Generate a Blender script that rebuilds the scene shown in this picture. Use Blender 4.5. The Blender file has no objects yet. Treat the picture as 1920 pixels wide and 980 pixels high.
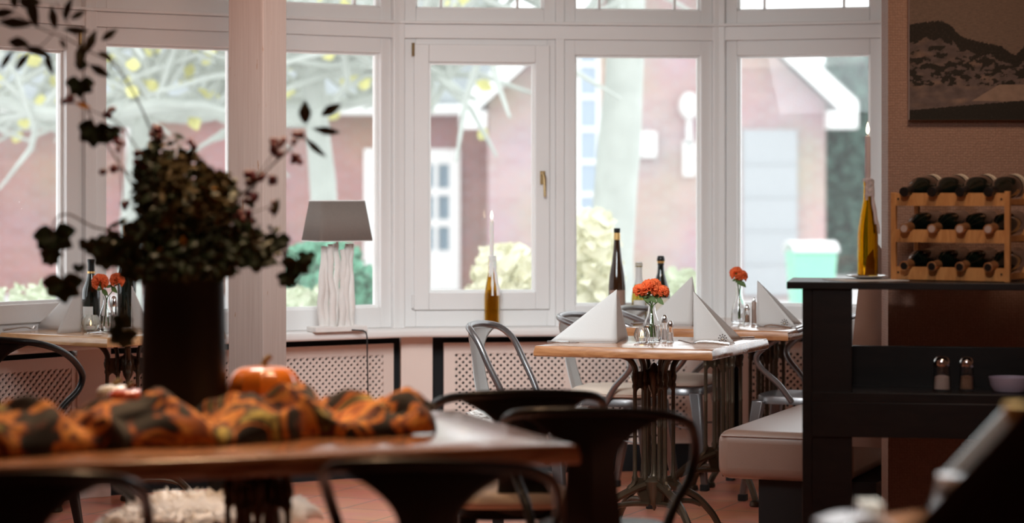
import bpy, bmesh, math, random
from mathutils import Vector, Matrix, noise
C = bpy.context
S = C.scene
random.seed(7)
PI = math.pi
F = 4400.0          # focal length in pixels of a 1920 wide frame
HC = 1.38           # camera height
HY = 355.0          # horizon row

# ------------------------------------------------------------------ camera, world, light
cam = bpy.data.cameras.new('camera')
cam.sensor_width = 36.0
cam.lens = 36.0 * F / 1920.0
cam.shift_y = -(490.0 - HY) / 1920.0
cam.clip_end = 300
cam.dof.use_dof = True
cam.dof.focus_distance = 9.4
cam.dof.aperture_fstop = (cam.lens / 1000.0) / 0.045
co = bpy.data.objects.new('camera', cam)
S.collection.objects.link(co)
co.location = (0, 0, HC)
co.rotation_euler = (PI / 2, 0, 0)
S.camera = co

S.view_settings.view_transform = 'Standard'
S.view_settings.look = 'None'
S.view_settings.gamma = 1.0
S.view_settings.use_curve_mapping = False
S.view_settings.exposure = 0.0

w = bpy.data.worlds.new('world')
S.world = w
w.use_nodes = True
bg = w.node_tree.nodes['Background']
bg.inputs[0].default_value = (0.93, 0.97, 1.0, 1)
bg.inputs[1].default_value = 2.45

def area(name, loc, target, size, power, color, spread=PI):
    l = bpy.data.lights.new(name, 'AREA')
    l.energy = power
    l.color = color
    l.size = size
    l.spread = spread
    o = bpy.data.objects.new(name, l)
    S.collection.objects.link(o)
    o.location = loc
    d = Vector(target) - Vector(loc)
    o.rotation_euler = d.to_track_quat('-Z', 'Y').to_euler()
    return o

area('bay_fill_light', (-0.2, 8.7, 2.66), (-0.1, 11.2, 1.0), 1.2, 14, (1.0, 0.94, 0.90))  # added fill brightening the window frames, not a real lamp
area('room_fill_light', (-0.3, 7.3, 2.35), (-0.1, 11.3, 0.20), 1.0, 20, (0.88, 0.97, 1.0), math.radians(75))  # unseen cool fill, added to light the window wall and lower panels
area('post_spot_light', (-0.75, 7.6, 2.66), (-1.0, 9.3, 2.2), 0.3, 1.8, (1.0, 0.40, 0.16), math.radians(70))
area('wall_spot_light', (1.5, 7.2, 2.66), (1.6, 8.4, 1.5), 0.3, 4.3, (1.0, 0.68, 0.46), math.radians(110))
area('low_wall_fill_light', (0.75, 5.4, 2.66), (1.6, 8.45, 0.6), 0.3, 1.6, (1.0, 0.93, 0.90), math.radians(50))  # neutral fill added for the lower part of the partition wall
area('table_spot_light', (-0.8, 6.9, 2.66), (-0.75, 5.9, 0.8), 0.25, 6.5, (1.0, 0.62, 0.34), math.radians(70))
area('pot_fill_light', (-0.4, 5.95, 2.66), (-0.8, 6.0, 0.9), 0.3, 4.0, (1.0, 0.68, 0.42), math.radians(70))  # extra warm fill, put in to lift the bouquet and cloth
area('seat_fill_light', (-1.0, 8.3, 2.66), (-.85, 6.62, 0.5), 0.3, 4.5, (1.0, 0.95, 0.9), math.radians(34))  # fill added only to brighten the sheepskin behind the front table
area('side_fill_light', (0.95, 4.3, 2.66), (0.95, 4.2, 0.8), 0.4, 8, (0.95, 0.97, 1.0), math.radians(60))  # invented overhead fill for the things on the near side table

# ------------------------------------------------------------------ helpers
def P(px, py, Y):
    return Vector(((px - 960.0) / F * Y, Y, HC + (HY - py) / F * Y))

def link(o):
    S.collection.objects.link(o)
    return o

def tag(o, label=None, cat=None, group=None, kind=None):
    if label: o['label'] = label
    if cat: o['category'] = cat
    if group: o['group'] = group
    if kind: o['kind'] = kind
    return o

def empty(name, loc, rz=0.0, label=None, cat=None, group=None, kind=None):
    o = bpy.data.objects.new(name, None)
    o.empty_display_size = 0.05
    link(o)
    o.location = loc
    o.rotation_euler = (0, 0, rz)
    return tag(o, label, cat, group, kind)

def copy_tree(o, parent=None):
    c = o.copy()
    link(c)
    c.parent = parent
    for ch in list(o.children):
        copy_tree(ch, c)
    return c

class MB:
    def __init__(s):
        s.v = []; s.f = []; s.m = []
        s.cur = 0
    def add(s, verts, faces, M=None):
        b = len(s.v)
        for p in verts:
            p = Vector(p)
            s.v.append(M @ p if M is not None else p)
        for f in faces:
            s.f.append([b + i for i in f]); s.m.append(s.cur)
        return b
    def box(s, x0, x1, y0, y1, z0, z1, M=None):
        vs = [(x0,y0,z0),(x1,y0,z0),(x1,y1,z0),(x0,y1,z0),(x0,y0,z1),(x1,y0,z1),(x1,y1,z1),(x0,y1,z1)]
        s.add(vs, [(0,3,2,1),(4,5,6,7),(0,1,5,4),(1,2,6,5),(2,3,7,6),(3,0,4,7)], M)
        return s
    def hexa(s, vs, M=None):
        s.add(vs, [(0,3,2,1),(4,5,6,7),(0,1,5,4),(1,2,6,5),(2,3,7,6),(3,0,4,7)], M)
        return s
    def prism(s, poly, z0, z1, M=None):
        n = len(poly)
        vs = [(p[0], p[1], z0) for p in poly] + [(p[0], p[1], z1) for p in poly]
        fs = [list(range(n))[::-1], list(range(n, 2*n))]
        for i in range(n):
            j = (i + 1) % n
            fs.append((i, j, n + j, n + i))
        s.add(vs, fs, M)
        return s
    def lathe(s, prof, seg=20, M=None, cap=True, sq=None):
        vs = []; fs = []
        n = len(prof)
        for (r, z) in prof:
            for k in range(seg):
                a = 2 * PI * k / seg
                vs.append((r * math.cos(a), r * math.sin(a), z))
        for i in range(n - 1):
            for k in range(seg):
                k2 = (k + 1) % seg
                fs.append((i*seg + k, i*seg + k2, (i+1)*seg + k2, (i+1)*seg + k))
        if cap:
            if prof[0][0] > 1e-5: fs.append(list(range(seg))[::-1])
            if prof[-1][0] > 1e-5: fs.append([(n-1)*seg + k for k in range(seg)])
        s.add(vs, fs, M)
        return s
    def tube(s, path, r, seg=8, closed=False, M=None, cap=True):
        path = [Vector(p) for p in path]
        n = len(path)
        if not hasattr(r, '__len__'): r = [r] * n
        vs = []; fs = []
        up = None
        for i, p in enumerate(path):
            if closed:
                t = path[(i+1) % n] - path[i-1]
            else:
                t = path[min(i+1, n-1)] - path[max(i-1, 0)]
            if t.length < 1e-9: t = Vector((0,0,1))
            t.normalize()
            if up is None:
                up = Vector((0,0,1)) if abs(t.z) < 0.9 else Vector((1,0,0))
            a = t.cross(up)
            if a.length < 1e-6: a = t.orthogonal()
            a.normalize()
            b = a.cross(t); b.normalize()
            up = b
            for k in range(seg):
                q = 2*PI*k/seg
                vs.append(p + (a*math.cos(q) + b*math.sin(q)) * r[i])
        m = n if closed else n - 1
        for i in range(m):
            i2 = (i+1) % n
            for k in range(seg):
                k2 = (k+1) % seg
                fs.append((i*seg+k, i*seg+k2, i2*seg+k2, i2*seg+k))
        if cap and not closed:
            fs.append(list(range(seg))[::-1]); fs.append([(n-1)*seg+k for k in range(seg)])
        s.add(vs, fs, M)
        return s
    def grid(s, fn, nu, nv, M=None, wrapu=False):
        vs = [fn(i/float(nu), j/float(nv)) for j in range(nv+1) for i in range(nu+1)]
        fs = []
        for j in range(nv):
            for i in range(nu):
                a = j*(nu+1)+i
                fs.append((a, a+1, a+nu+2, a+nu+1))
        s.add(vs, fs, M)
        return s
    def ball(s, c, r, seg=10, rings=7, sc=(1,1,1), M=None):
        prof = []
        vs = []; fs = []
        c = Vector(c)
        for i in range(rings+1):
            th = PI*i/rings
            for k in range(seg):
                a = 2*PI*k/seg
                vs.append(c + Vector((math.sin(th)*math.cos(a)*sc[0], math.sin(th)*math.sin(a)*sc[1], -math.cos(th)*sc[2]))*r)
        for i in range(rings):
            for k in range(seg):
                k2 = (k+1) % seg
                fs.append((i*seg+k, i*seg+k2, (i+1)*seg+k2, (i+1)*seg+k))
        s.add(vs, fs, M)
        return s
    def leaf(s, c, d, nrm, L, W, fold=0.15, M=None):
        d = Vector(d).normalized(); nrm = Vector(nrm)
        a = d.cross(nrm)
        if a.length < 1e-5: a = d.orthogonal()
        a.normalize(); nn = a.cross(d)
        c = Vector(c)
        vs = []
        pr = [(-.5,.04),(-.3,.55),(-.05,1.0),(.2,.8),(.38,.42),(.5,.03)]
        for (t, ww) in pr:
            bend = nn * (-(t*t) * L * .35)
            vs.append(c + d*t*L - a*ww*W*.5 + bend + nn*fold*ww*W)
            vs.append(c + d*t*L + bend)
            vs.append(c + d*t*L + a*ww*W*.5 + bend + nn*fold*ww*W)
        fs = []
        for i in range(len(pr)-1):
            b = i*3
            fs += [(b,b+1,b+4,b+3),(b+1,b+2,b+5,b+4)]
        s.add(vs, fs, M)
        return s
    def build(s, name, mat, parent=None, smooth=True, ang=40, bevel=0, bseg=2, solid=0, sub=0, loc=None, off=0):
        me = bpy.data.meshes.new(name)
        me.from_pydata([tuple(p) for p in s.v], [], s.f)
        mats = mat if isinstance(mat, (list, tuple)) else [mat]
        for m in mats: me.materials.append(m)
        if len(mats) > 1:
            me.polygons.foreach_set('material_index', s.m)
        me.validate()
        me.update()
        if smooth:
            me.polygons.foreach_set('use_smooth', [True]*len(me.polygons))
            me.set_sharp_from_angle(angle=math.radians(ang))
        o = bpy.data.objects.new(name, me)
        link(o)
        if parent is not None: o.parent = parent
        if loc is not None: o.location = loc
        if solid:
            md = o.modifiers.new('solid', 'SOLIDIFY'); md.thickness = solid; md.offset = off
        if bevel:
            md = o.modifiers.new('bevel', 'BEVEL'); md.width = bevel; md.segments = bseg; md.limit_method = 'ANGLE'
            md.angle_limit = math.radians(40)
        if sub:
            md = o.modifiers.new('sub', 'SUBSURF'); md.levels = sub; md.render_levels = sub
        return o

def smooth_path(pts, n=6):
    pts = [Vector(p) for p in pts]
    out = []
    for i in range(len(pts)-1):
        p0 = pts[max(i-1,0)]; p1 = pts[i]; p2 = pts[i+1]; p3 = pts[min(i+2,len(pts)-1)]
        for k in range(n):
            t = k/float(n)
            out.append(0.5*((2*p1)+(p2-p0)*t+(2*p0-5*p1+4*p2-p3)*t*t+(3*p1-p0-3*p2+p3)*t*t*t))
    out.append(pts[-1])
    return out

# ------------------------------------------------------------------ materials
def new_mat(name):
    m = bpy.data.materials.new(name)
    m.use_nodes = True
    return m, m.node_tree.nodes, m.node_tree.links, m.node_tree.nodes['Principled BSDF']

def mat(name, col, rough=.5, metal=0., var=.0, vscale=8., bump=0., bscale=40., coat=0., spec=.5, trans=0., ior=1.45, sheen=0., alpha=1., sss=0.):
    m, N, L, b = new_mat(name)
    b.inputs['Base Color'].default_value = (*col, 1)
    b.inputs['Roughness'].default_value = rough
    b.inputs['Metallic'].default_value = metal
    b.inputs['Coat Weight'].default_value = coat
    b.inputs['Specular IOR Level'].default_value = spec
    b.inputs['Transmission Weight'].default_value = trans
    b.inputs['IOR'].default_value = ior
    b.inputs['Sheen Weight'].default_value = sheen
    if sss:
        b.inputs['Subsurface Weight'].default_value = sss
        b.inputs['Subsurface Scale'].default_value = .01
    tc = N.new('ShaderNodeTexCoord')
    if var:
        n = N.new('ShaderNodeTexNoise'); n.inputs['Scale'].default_value = vscale; n.inputs['Detail'].default_value = 5
        r = N.new('ShaderNodeMix'); r.data_type = 'RGBA'
        r.inputs[6].default_value = (*[c*(1-var) for c in col], 1)
        r.inputs[7].default_value = (*[min(1, c*(1+var)) for c in col], 1)
        L.new(tc.outputs['Object'], n.inputs['Vector'])
        L.new(n.outputs['Fac'], r.inputs[0]); L.new(r.outputs[2], b.inputs['Base Color'])
    if bump:
        n2 = N.new('ShaderNodeTexNoise'); n2.inputs['Scale'].default_value = bscale; n2.inputs['Detail'].default_value = 4
        bp = N.new('ShaderNodeBump'); bp.inputs['Strength'].default_value = bump; bp.inputs['Distance'].default_value = .005
        L.new(tc.outputs['Object'], n2.inputs['Vector'])
        L.new(n2.outputs['Fac'], bp.inputs['Height']); L.new(bp.outputs[0], b.inputs['Normal'])
    return m

def wood(name, c1, c2, rough=.3, scale=(1,12,12), coat=.3, bump=.1, rot=0.):
    m, N, L, b = new_mat(name)
    tc = N.new('ShaderNodeTexCoord'); mp = N.new('ShaderNodeMapping')
    mp.inputs['Scale'].default_value = scale; mp.inputs['Rotation'].default_value = (0, 0, rot)
    n = N.new('ShaderNodeTexNoise'); n.inputs['Scale'].default_value = 3; n.inputs['Detail'].default_value = 8; n.inputs['Distortion'].default_value = 1.2
    cr = N.new('ShaderNodeValToRGB')
    cr.color_ramp.elements[0].position = .35; cr.color_ramp.elements[0].color = (*c1, 1)
    cr.color_ramp.elements[1].position = .68; cr.color_ramp.elements[1].color = (*c2, 1)
    L.new(tc.outputs['Object'], mp.inputs[0]); L.new(mp.outputs[0], n.inputs['Vector'])
    L.new(n.outputs['Fac'], cr.inputs[0]); L.new(cr.outputs[0], b.inputs['Base Color'])
    bp = N.new('ShaderNodeBump'); bp.inputs['Strength'].default_value = bump; bp.inputs['Distance'].default_value = .002
    L.new(n.outputs['Fac'], bp.inputs['Height']); L.new(bp.outputs[0], b.inputs['Normal'])
    b.inputs['Roughness'].default_value = rough; b.inputs['Coat Weight'].default_value = coat
    b.inputs['Coat Roughness'].default_value = .15
    return m

def brick_mat(name, c1, c2, mortar, scale=1.):
    m, N, L, b = new_mat(name)
    tc = N.new('ShaderNodeTexCoord'); mp = N.new('ShaderNodeMapping')
    mp.inputs['Rotation'].default_value = (PI/2, 0, 0)
    br = N.new('ShaderNodeTexBrick'); br.inputs['Scale'].default_value = scale
    br.inputs['Color1'].default_value = (*c1, 1); br.inputs['Color2'].default_value = (*c2, 1); br.inputs['Mortar'].default_value = (*mortar, 1)
    br.inputs['Brick Width'].default_value = .25; br.inputs['Row Height'].default_value = .085; br.inputs['Mortar Size'].default_value = .012
    n = N.new('ShaderNodeTexNoise'); n.inputs['Scale'].default_value = .8; n.inputs['Detail'].default_value = 4
    mx = N.new('ShaderNodeMix'); mx.data_type = 'RGBA'; mx.blend_type = 'MULTIPLY'; mx.inputs[0].default_value = .5
    L.new(tc.outputs['Object'], mp.inputs[0]); L.new(mp.outputs[0], br.inputs['Vector'])
    L.new(tc.outputs['Object'], n.inputs['Vector'])
    L.new(br.outputs['Color'], mx.inputs[6]); L.new(n.outputs['Color'], mx.inputs[7]); L.new(mx.outputs[2], b.inputs['Base Color'])
    b.inputs['Roughness'].default_value = .9
    return m

def emit(name, col, st):
    m = bpy.data.materials.new(name); m.use_nodes = True
    N = m.node_tree.nodes; N.clear()
    e = N.new('ShaderNodeEmission'); e.inputs[0].default_value = (*col, 1); e.inputs[1].default_value = st
    o = N.new('ShaderNodeOutputMaterial'); m.node_tree.links.new(e.outputs[0], o.inputs[0])
    return m

def pane_mat():
    m = bpy.data.materials.new('window_glass'); m.use_nodes = True
    N = m.node_tree.nodes; L = m.node_tree.links; N.clear()
    t = N.new('ShaderNodeBsdfTransparent'); t.inputs[0].default_value = (.97, .985, .98, 1)
    g = N.new('ShaderNodeBsdfGlossy'); g.inputs['Roughness'].default_value = .0
    f = N.new('ShaderNodeFresnel'); f.inputs[0].default_value = 1.5
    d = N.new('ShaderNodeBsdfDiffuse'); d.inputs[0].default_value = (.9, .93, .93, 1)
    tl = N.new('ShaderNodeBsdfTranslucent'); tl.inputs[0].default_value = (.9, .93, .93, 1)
    # a little dust and dried drops, plus an even haze imitating window glare
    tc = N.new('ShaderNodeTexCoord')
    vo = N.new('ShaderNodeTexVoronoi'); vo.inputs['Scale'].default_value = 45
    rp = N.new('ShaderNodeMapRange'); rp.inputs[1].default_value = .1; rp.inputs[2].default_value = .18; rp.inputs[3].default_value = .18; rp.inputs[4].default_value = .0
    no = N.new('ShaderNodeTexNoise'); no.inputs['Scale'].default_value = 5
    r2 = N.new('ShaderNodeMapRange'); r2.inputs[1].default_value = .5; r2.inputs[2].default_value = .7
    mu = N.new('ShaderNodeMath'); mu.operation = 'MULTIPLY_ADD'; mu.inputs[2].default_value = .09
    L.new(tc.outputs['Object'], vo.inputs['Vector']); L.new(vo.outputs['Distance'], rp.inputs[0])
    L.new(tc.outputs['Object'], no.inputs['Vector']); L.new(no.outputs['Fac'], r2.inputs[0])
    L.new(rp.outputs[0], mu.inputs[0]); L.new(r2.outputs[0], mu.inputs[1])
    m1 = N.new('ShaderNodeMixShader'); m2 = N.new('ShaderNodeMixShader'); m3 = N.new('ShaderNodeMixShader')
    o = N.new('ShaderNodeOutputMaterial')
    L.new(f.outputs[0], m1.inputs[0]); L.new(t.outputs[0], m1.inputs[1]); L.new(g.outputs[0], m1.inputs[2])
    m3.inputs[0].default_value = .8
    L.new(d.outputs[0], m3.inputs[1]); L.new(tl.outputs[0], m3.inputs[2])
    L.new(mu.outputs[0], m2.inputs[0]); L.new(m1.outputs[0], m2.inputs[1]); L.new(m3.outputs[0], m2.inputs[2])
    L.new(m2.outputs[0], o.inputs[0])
    return m

M = {}
M['white_paint'] = mat('white_paint', (.80, .785, .778), .42, var=.03, vscale=3, bump=.05, bscale=25)
M['bead'] = mat('bead_white', (.88, .88, .87), .35)
M['cream_paint'] = mat('cream_paint', (.80, .66, .59), .5, var=.04, vscale=6)
M['sill'] = mat('sill_paint', (.82, .79, .77), .35)
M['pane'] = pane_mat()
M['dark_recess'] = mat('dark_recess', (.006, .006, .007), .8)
M['brass'] = mat('aged_brass', (.35, .24, .12), .4, metal=.8)
M['steel'] = mat('steel', (.6, .6, .6), .25, metal=1.)
M['ceiling'] = mat('ceiling_paint', (.6, .55, .5), .8)
M['black_metal'] = mat('black_metal', (.005, .005, .005), .40, metal=.0, coat=.15, spec=.4)
M['gun_metal'] = mat('gun_metal', (.26, .25, .255), .3, metal=.85, var=.12, vscale=5)
M['galv'] = mat('galvanised_metal', (.66, .66, .65), .33, metal=.35, var=.1, vscale=6)
M['rubber'] = mat('rubber', (.02, .02, .02), .7)
M['cast_iron'] = mat('cast_iron', (.075, .052, .032), .36, metal=.55, var=.35, vscale=14, bump=.2, bscale=60)
M['napkin'] = mat('white_napkin', (.62, .60, .585), .85, bump=.1, bscale=200, sheen=.1)
M['cushion'] = mat('cream_cushion', (.72, .60, .50), .9, var=.05, bump=.25, bscale=60)
M['fur'] = mat('white_fur', (.90, .87, .84), .9, var=.08, vscale=30)
M['glass'] = mat('clear_glass', (1, 1, 1), .0, trans=1., ior=1.45)
M['thin_glass'] = mat('bottle_clear', (.9, .92, .9), .03, trans=.85, ior=1.3)
M['amber'] = mat('amber_glass', (.66, .42, .05), .02, trans=1., ior=1.25)
M['dark_glass'] = mat('dark_green_glass', (.006, .010, .007), .08, coat=.6, spec=.6)
M['olive_glass'] = mat('olive_glass', (.42, .30, .05), .03, trans=.8, ior=1.2)
M['brown_glass'] = mat('brown_glass', (.035, .014, .006), .08, coat=.5)
M['black_cap'] = mat('black_capsule', (.01, .01, .01), .3)
M['copper_cap'] = mat('copper_capsule', (.55, .27, .12), .35, metal=.7)
M['gold_cap'] = mat('gold_foil', (.75, .48, .18), .35, metal=.6)
M['cork'] = mat('cork_disc', (.55, .42, .36), .8)
M['label'] = mat('cream_label', (.72, .66, .55), .7)
M['white_label'] = mat('white_label', (.75, .75, .73), .7)
M['wax'] = mat('white_wax', (.86, .84, .82), .45, sss=.3)
M['wax_grey'] = mat('lilac_wax', (.62, .57, .60), .45, sss=.2)
M['flame'] = emit('flame', (1.0, .62, .25), 6)
M['flame_core'] = emit('flame_core', (1.0, .85, .55), 9)
M['wick'] = mat('wick', (.02, .015, .01), .9)
M['ceramic'] = mat('white_ceramic', (.8, .8, .79), .15, coat=.4)
M['driftwood'] = mat('white_driftwood', (.80, .76, .73), .8, var=.08, vscale=20, bump=.4, bscale=30)
M['shade'] = mat('taupe_linen', (.21, .175, .155), .9, var=.12, vscale=160, bump=.3, bscale=300)
M['cable'] = mat('black_cable', (.02, .02, .02), .5)
M['leather'] = mat('brown_leather', (.30, .185, .14), .36, var=.06, vscale=20, bump=.12, bscale=180, coat=1.)
M['leather'].node_tree.nodes['Principled BSDF'].inputs['Coat Roughness'].default_value = .5
M['dark_base'] = mat('black_base', (.008, .007, .007), .6)
M['bar_wood'] = wood('black_stained_wood', (.004, .003, .003), (.011, .007, .006), .45, (1, 10, 10), .05)
M['rack_wood'] = wood('pine_rack_wood', (.50, .22, .07), (.66, .33, .12), .45, (14, 3, 3), .1)
M['zinc'] = mat('dark_zinc', (.007, .007, .009), .42, metal=.1, var=.3, vscale=9, bump=.15, bscale=30)
M['orange_petal'] = mat('orange_petal', (.80, .14, .035), .7, var=.3, vscale=60)
M['green_stem'] = mat('green_stem', (.08, .14, .03), .6, var=.2)
M['pumpkin'] = mat('orange_pumpkin', (.72, .20, .02), .3, var=.15, vscale=6, coat=.5)
M['red_pumpkin'] = mat('red_pumpkin', (.65, .10, .03), .35, var=.25, vscale=5, coat=.5)
M['pumpkin_highlight'] = mat('highlight_white', (.82, .78, .70), .35, coat=.3)
M['stalk'] = mat('dry_stalk', (.25, .18, .08), .8)
M['salt'] = mat('salt', (.68, .55, .50), .95)
M['pepper'] = mat('pepper', (.30, .17, .11), .95, var=.6, vscale=300)
M['chrome'] = mat('chrome', (.8, .8, .8), .12, metal=1.)
M['lilac'] = mat('lilac_plastic', (.55, .46, .58), .5)
M['blue'] = mat('blue_plastic', (.02, .06, .35), .4)
M['ink'] = mat('dark_ink', (.03, .015, .008), .7)
M['gold_ink'] = mat('gold_ink', (.50, .30, .06), .6)
M['water'] = mat('water', (.9, .93, .95), .0, trans=1., ior=1.33)
M['menu'] = mat('grey_card', (.46, .50, .49), .5)
M['seat_dark'] = mat('dark_leather', (.085, .064, .056), .55, bump=.1)
M['shutter'] = mat('white_shutter', (.46, .48, .50), .6)
M['barge'] = mat('white_board', (.88, .88, .86), .5)
M['door_glass'] = mat('door_glass', (.22, .30, .36), .1)
M['bluegrey'] = mat('bluegrey_glass', (.42, .50, .60), .2)
M['brick'] = brick_mat('red_brick', (.42, .19, .16), (.52, .26, .23), (.48, .36, .34))
M['brick_pale'] = brick_mat('pale_brick', (.62, .41, .39), (.70, .49, .46), (.66, .57, .56))
M['tiles'] = mat('grey_roof_tiles', (.33, .36, .37), .7, var=.35, vscale=3)
M['bark'] = mat('pale_bark', (.50, .53, .49), .9, var=.25, vscale=6)
M['yellow_leaf'] = mat('yellow_leaf', (.80, .76, .30), .6, var=.15)
M['hedge'] = mat('hedge_green', (.16, .42, .28), .8, var=.4, vscale=5)
M['conifer'] = mat('dark_conifer', (.06, .13, .10), .8, var=.5, vscale=8)
M['shrub'] = mat('yellow_shrub', (.80, .78, .58), .8, var=.25, vscale=7)
M['pale_shrub'] = mat('pale_shrub', (.62, .68, .50), .8, var=.3, vscale=7)
M['bin'] = mat('green_plastic', (.28, .68, .50), .4)
M['pavement'] = mat('pale_pavement', (.62, .61, .60), .85, var=.1, vscale=2)

def floor_mat():
    m, N, L, b = new_mat('terracotta_tiles')
    tc = N.new('ShaderNodeTexCoord'); mp = N.new('ShaderNodeMapping'); mp.inputs['Rotation'].default_value = (0, 0, math.radians(24))
    br = N.new('ShaderNodeTexBrick'); br.offset = 0.0; br.inputs['Scale'].default_value = 1
    br.inputs['Brick Width'].default_value = .30; br.inputs['Row Height'].default_value = .30; br.inputs['Mortar Size'].default_value = .004
    br.inputs['Color1'].default_value = (.80, .29, .17, 1); br.inputs['Color2'].default_value = (.86, .37, .24, 1); br.inputs['Mortar'].default_value = (.34, .24, .20, 1)
    n = N.new('ShaderNodeTexNoise'); n.inputs['Scale'].default_value = 6; n.inputs['Detail'].default_value = 5
    mx = N.new('ShaderNodeMix'); mx.data_type = 'RGBA'; mx.blend_type = 'OVERLAY'; mx.inputs[0].default_value = .35
    L.new(tc.outputs['Object'], mp.inputs[0]); L.new(mp.outputs[0], br.inputs['Vector']); L.new(tc.outputs['Object'], n.inputs['Vector'])
    L.new(br.outputs['Color'], mx.inputs[6]); L.new(n.outputs['Color'], mx.inputs[7]); L.new(mx.outputs[2], b.inputs['Base Color'])
    b.inputs['Roughness'].default_value = .28
    bp = N.new('ShaderNodeBump'); bp.inputs['Strength'].default_value = .4; bp.inputs['Distance'].default_value = .004; bp.invert = True
    L.new(br.outputs['Fac'], bp.inputs['Height']); L.new(bp.outputs[0], b.inputs['Normal'])
    return m
M['floor'] = floor_mat()

def wallpaper_mat():
    m, N, L, b = new_mat('brown_woven_wallpaper')
    tc = N.new('ShaderNodeTexCoord')
    mp = N.new('ShaderNodeMapping'); mp.inputs['Scale'].default_value = (1, 1, 1)
    vo = N.new('ShaderNodeTexVoronoi'); vo.inputs['Scale'].default_value = 110; vo.inputs['Randomness'].default_value = .35
    L.new(tc.outputs['Object'], mp.inputs[0]); L.new(mp.outputs[0], vo.inputs['Vector'])
    cr = N.new('ShaderNodeValToRGB')
    cr.color_ramp.elements[0].color = (.42, .27, .21, 1); cr.color_ramp.elements[1].position = .7; cr.color_ramp.elements[1].color = (.30, .185, .14, 1)
    L.new(vo.outputs['Distance'], cr.inputs[0]); L.new(cr.outputs[0], b.inputs['Base Color'])
    bp = N.new('ShaderNodeBump'); bp.inputs['Strength'].default_value = .7; bp.inputs['Distance'].default_value = .003; bp.invert = True
    L.new(vo.outputs['Distance'], bp.inputs['Height']); L.new(bp.outputs[0], b.inputs['Normal'])
    b.inputs['Roughness'].default_value = .6
    return m
M['wallpaper'] = wallpaper_mat()

def post_mat():
    m, N, L, b = new_mat('beige_painted_timber')
    tc = N.new('ShaderNodeTexCoord'); mp = N.new('ShaderNodeMapping'); mp.inputs['Scale'].default_value = (60, 60, 1.5)
    n = N.new('ShaderNodeTexNoise'); n.inputs['Scale'].default_value = 2; n.inputs['Detail'].default_value = 6
    L.new(tc.outputs['Object'], mp.inputs[0]); L.new(mp.outputs[0], n.inputs['Vector'])
    cr = N.new('ShaderNodeValToRGB'); cr.color_ramp.elements[0].position = .3
    cr.color_ramp.elements[0].color = (.37, .265, .225, 1); cr.color_ramp.elements[1].color = (.46, .345, .30, 1)
    L.new(n.outputs['Fac'], cr.inputs[0]); 
    n2 = N.new('ShaderNodeTexNoise'); n2.inputs['Scale'].default_value = 3.2; n2.inputs['Detail'].default_value = 8
    mp2 = N.new('ShaderNodeMapping'); mp2.inputs['Scale'].default_value = (16, 16, 3)
    L.new(tc.outputs['Object'], mp2.inputs[0]); L.new(mp2.outputs[0], n2.inputs['Vector'])
    rg = N.new('ShaderNodeMapRange'); rg.inputs[1].default_value = .70; rg.inputs[2].default_value = .72
    L.new(n2.outputs['Fac'], rg.inputs[0])
    mx = N.new('ShaderNodeMix'); mx.data_type = 'RGBA'; mx.inputs[7].default_value = (.30, .16, .10, 1)
    L.new(rg.outputs[0], mx.inputs[0]); L.new(cr.outputs[0], mx.inputs[6]); L.new(mx.outputs[2], b.inputs['Base Color'])
    bp = N.new('ShaderNodeBump'); bp.inputs['Strength'].default_value = .25; bp.inputs['Distance'].default_value = .003
    L.new(n.outputs['Fac'], bp.inputs['Height']); L.new(bp.outputs[0], b.inputs['Normal'])
    b.inputs['Roughness'].default_value = .55
    return m
M['post'] = post_mat()

M['table_wood'] = wood('acacia_top', (.31, .12, .045), (.50, .23, .10), .25, (2.5, 14, 14), 1.)
M['table_wood_light'] = wood('light_acacia_top', (.58, .30, .13), (.72, .42, .20), .25, (2.5, 14, 14), .7)

def scarf_mat():
    m, N, L, b = new_mat('autumn_print_cloth')
    tc = N.new('ShaderNodeTexCoord')
    n = N.new('ShaderNodeTexNoise'); n.inputs['Scale'].default_value = 8.5; n.inputs['Detail'].default_value = 3; n.inputs['Distortion'].default_value = .9
    L.new(tc.outputs['Object'], n.inputs['Vector'])
    cr = N.new('ShaderNodeValToRGB'); cr.color_ramp.interpolation = 'LINEAR'
    e = cr.color_ramp.elements
    e[0].position = .0; e[0].color = (.006, .004, .004, 1)
    e[1].position = .47; e[1].color = (.012, .008, .006, 1)
    for p, c in ((.495, (.16, .03, .012)), (.525, (.62, .17, .02)), (.565, (.84, .36, .06)), (.595, (.25, .05, .015)), (.63, (.02, .012, .008)), (.70, (.62, .50, .12))):
        x = e.new(p); x.color = (*c, 1)
    L.new(n.outputs['Fac'], cr.inputs[0]); L.new(cr.outputs[0], b.inputs['Base Color'])
    b.inputs['Roughness'].default_value = .8; b.inputs['Sheen Weight'].default_value = .2
    return m
M['scarf'] = scarf_mat()
M['leaf_dark'] = mat('dark_leaf', (.017, .030, .012), .5, var=.4, vscale=20)
M['leaf_euca'] = mat('olive_leaf', (.05, .046, .025), .6, var=.4, vscale=20)
M['leaf_brown'] = mat('brown_leaf', (.075, .05, .012), .7, var=.5, vscale=20)
M['leaf_orange'] = mat('orange_leaf', (.65, .28, .04), .6, var=.3)
M['leaf_red'] = mat('reddish_leaf', (.35, .10, .06), .6, var=.3)
M['berry'] = mat('dark_red_berry', (.10, .006, .014), .35)
M['twig'] = mat('dark_twig', (.06, .035, .02), .8)

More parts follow.
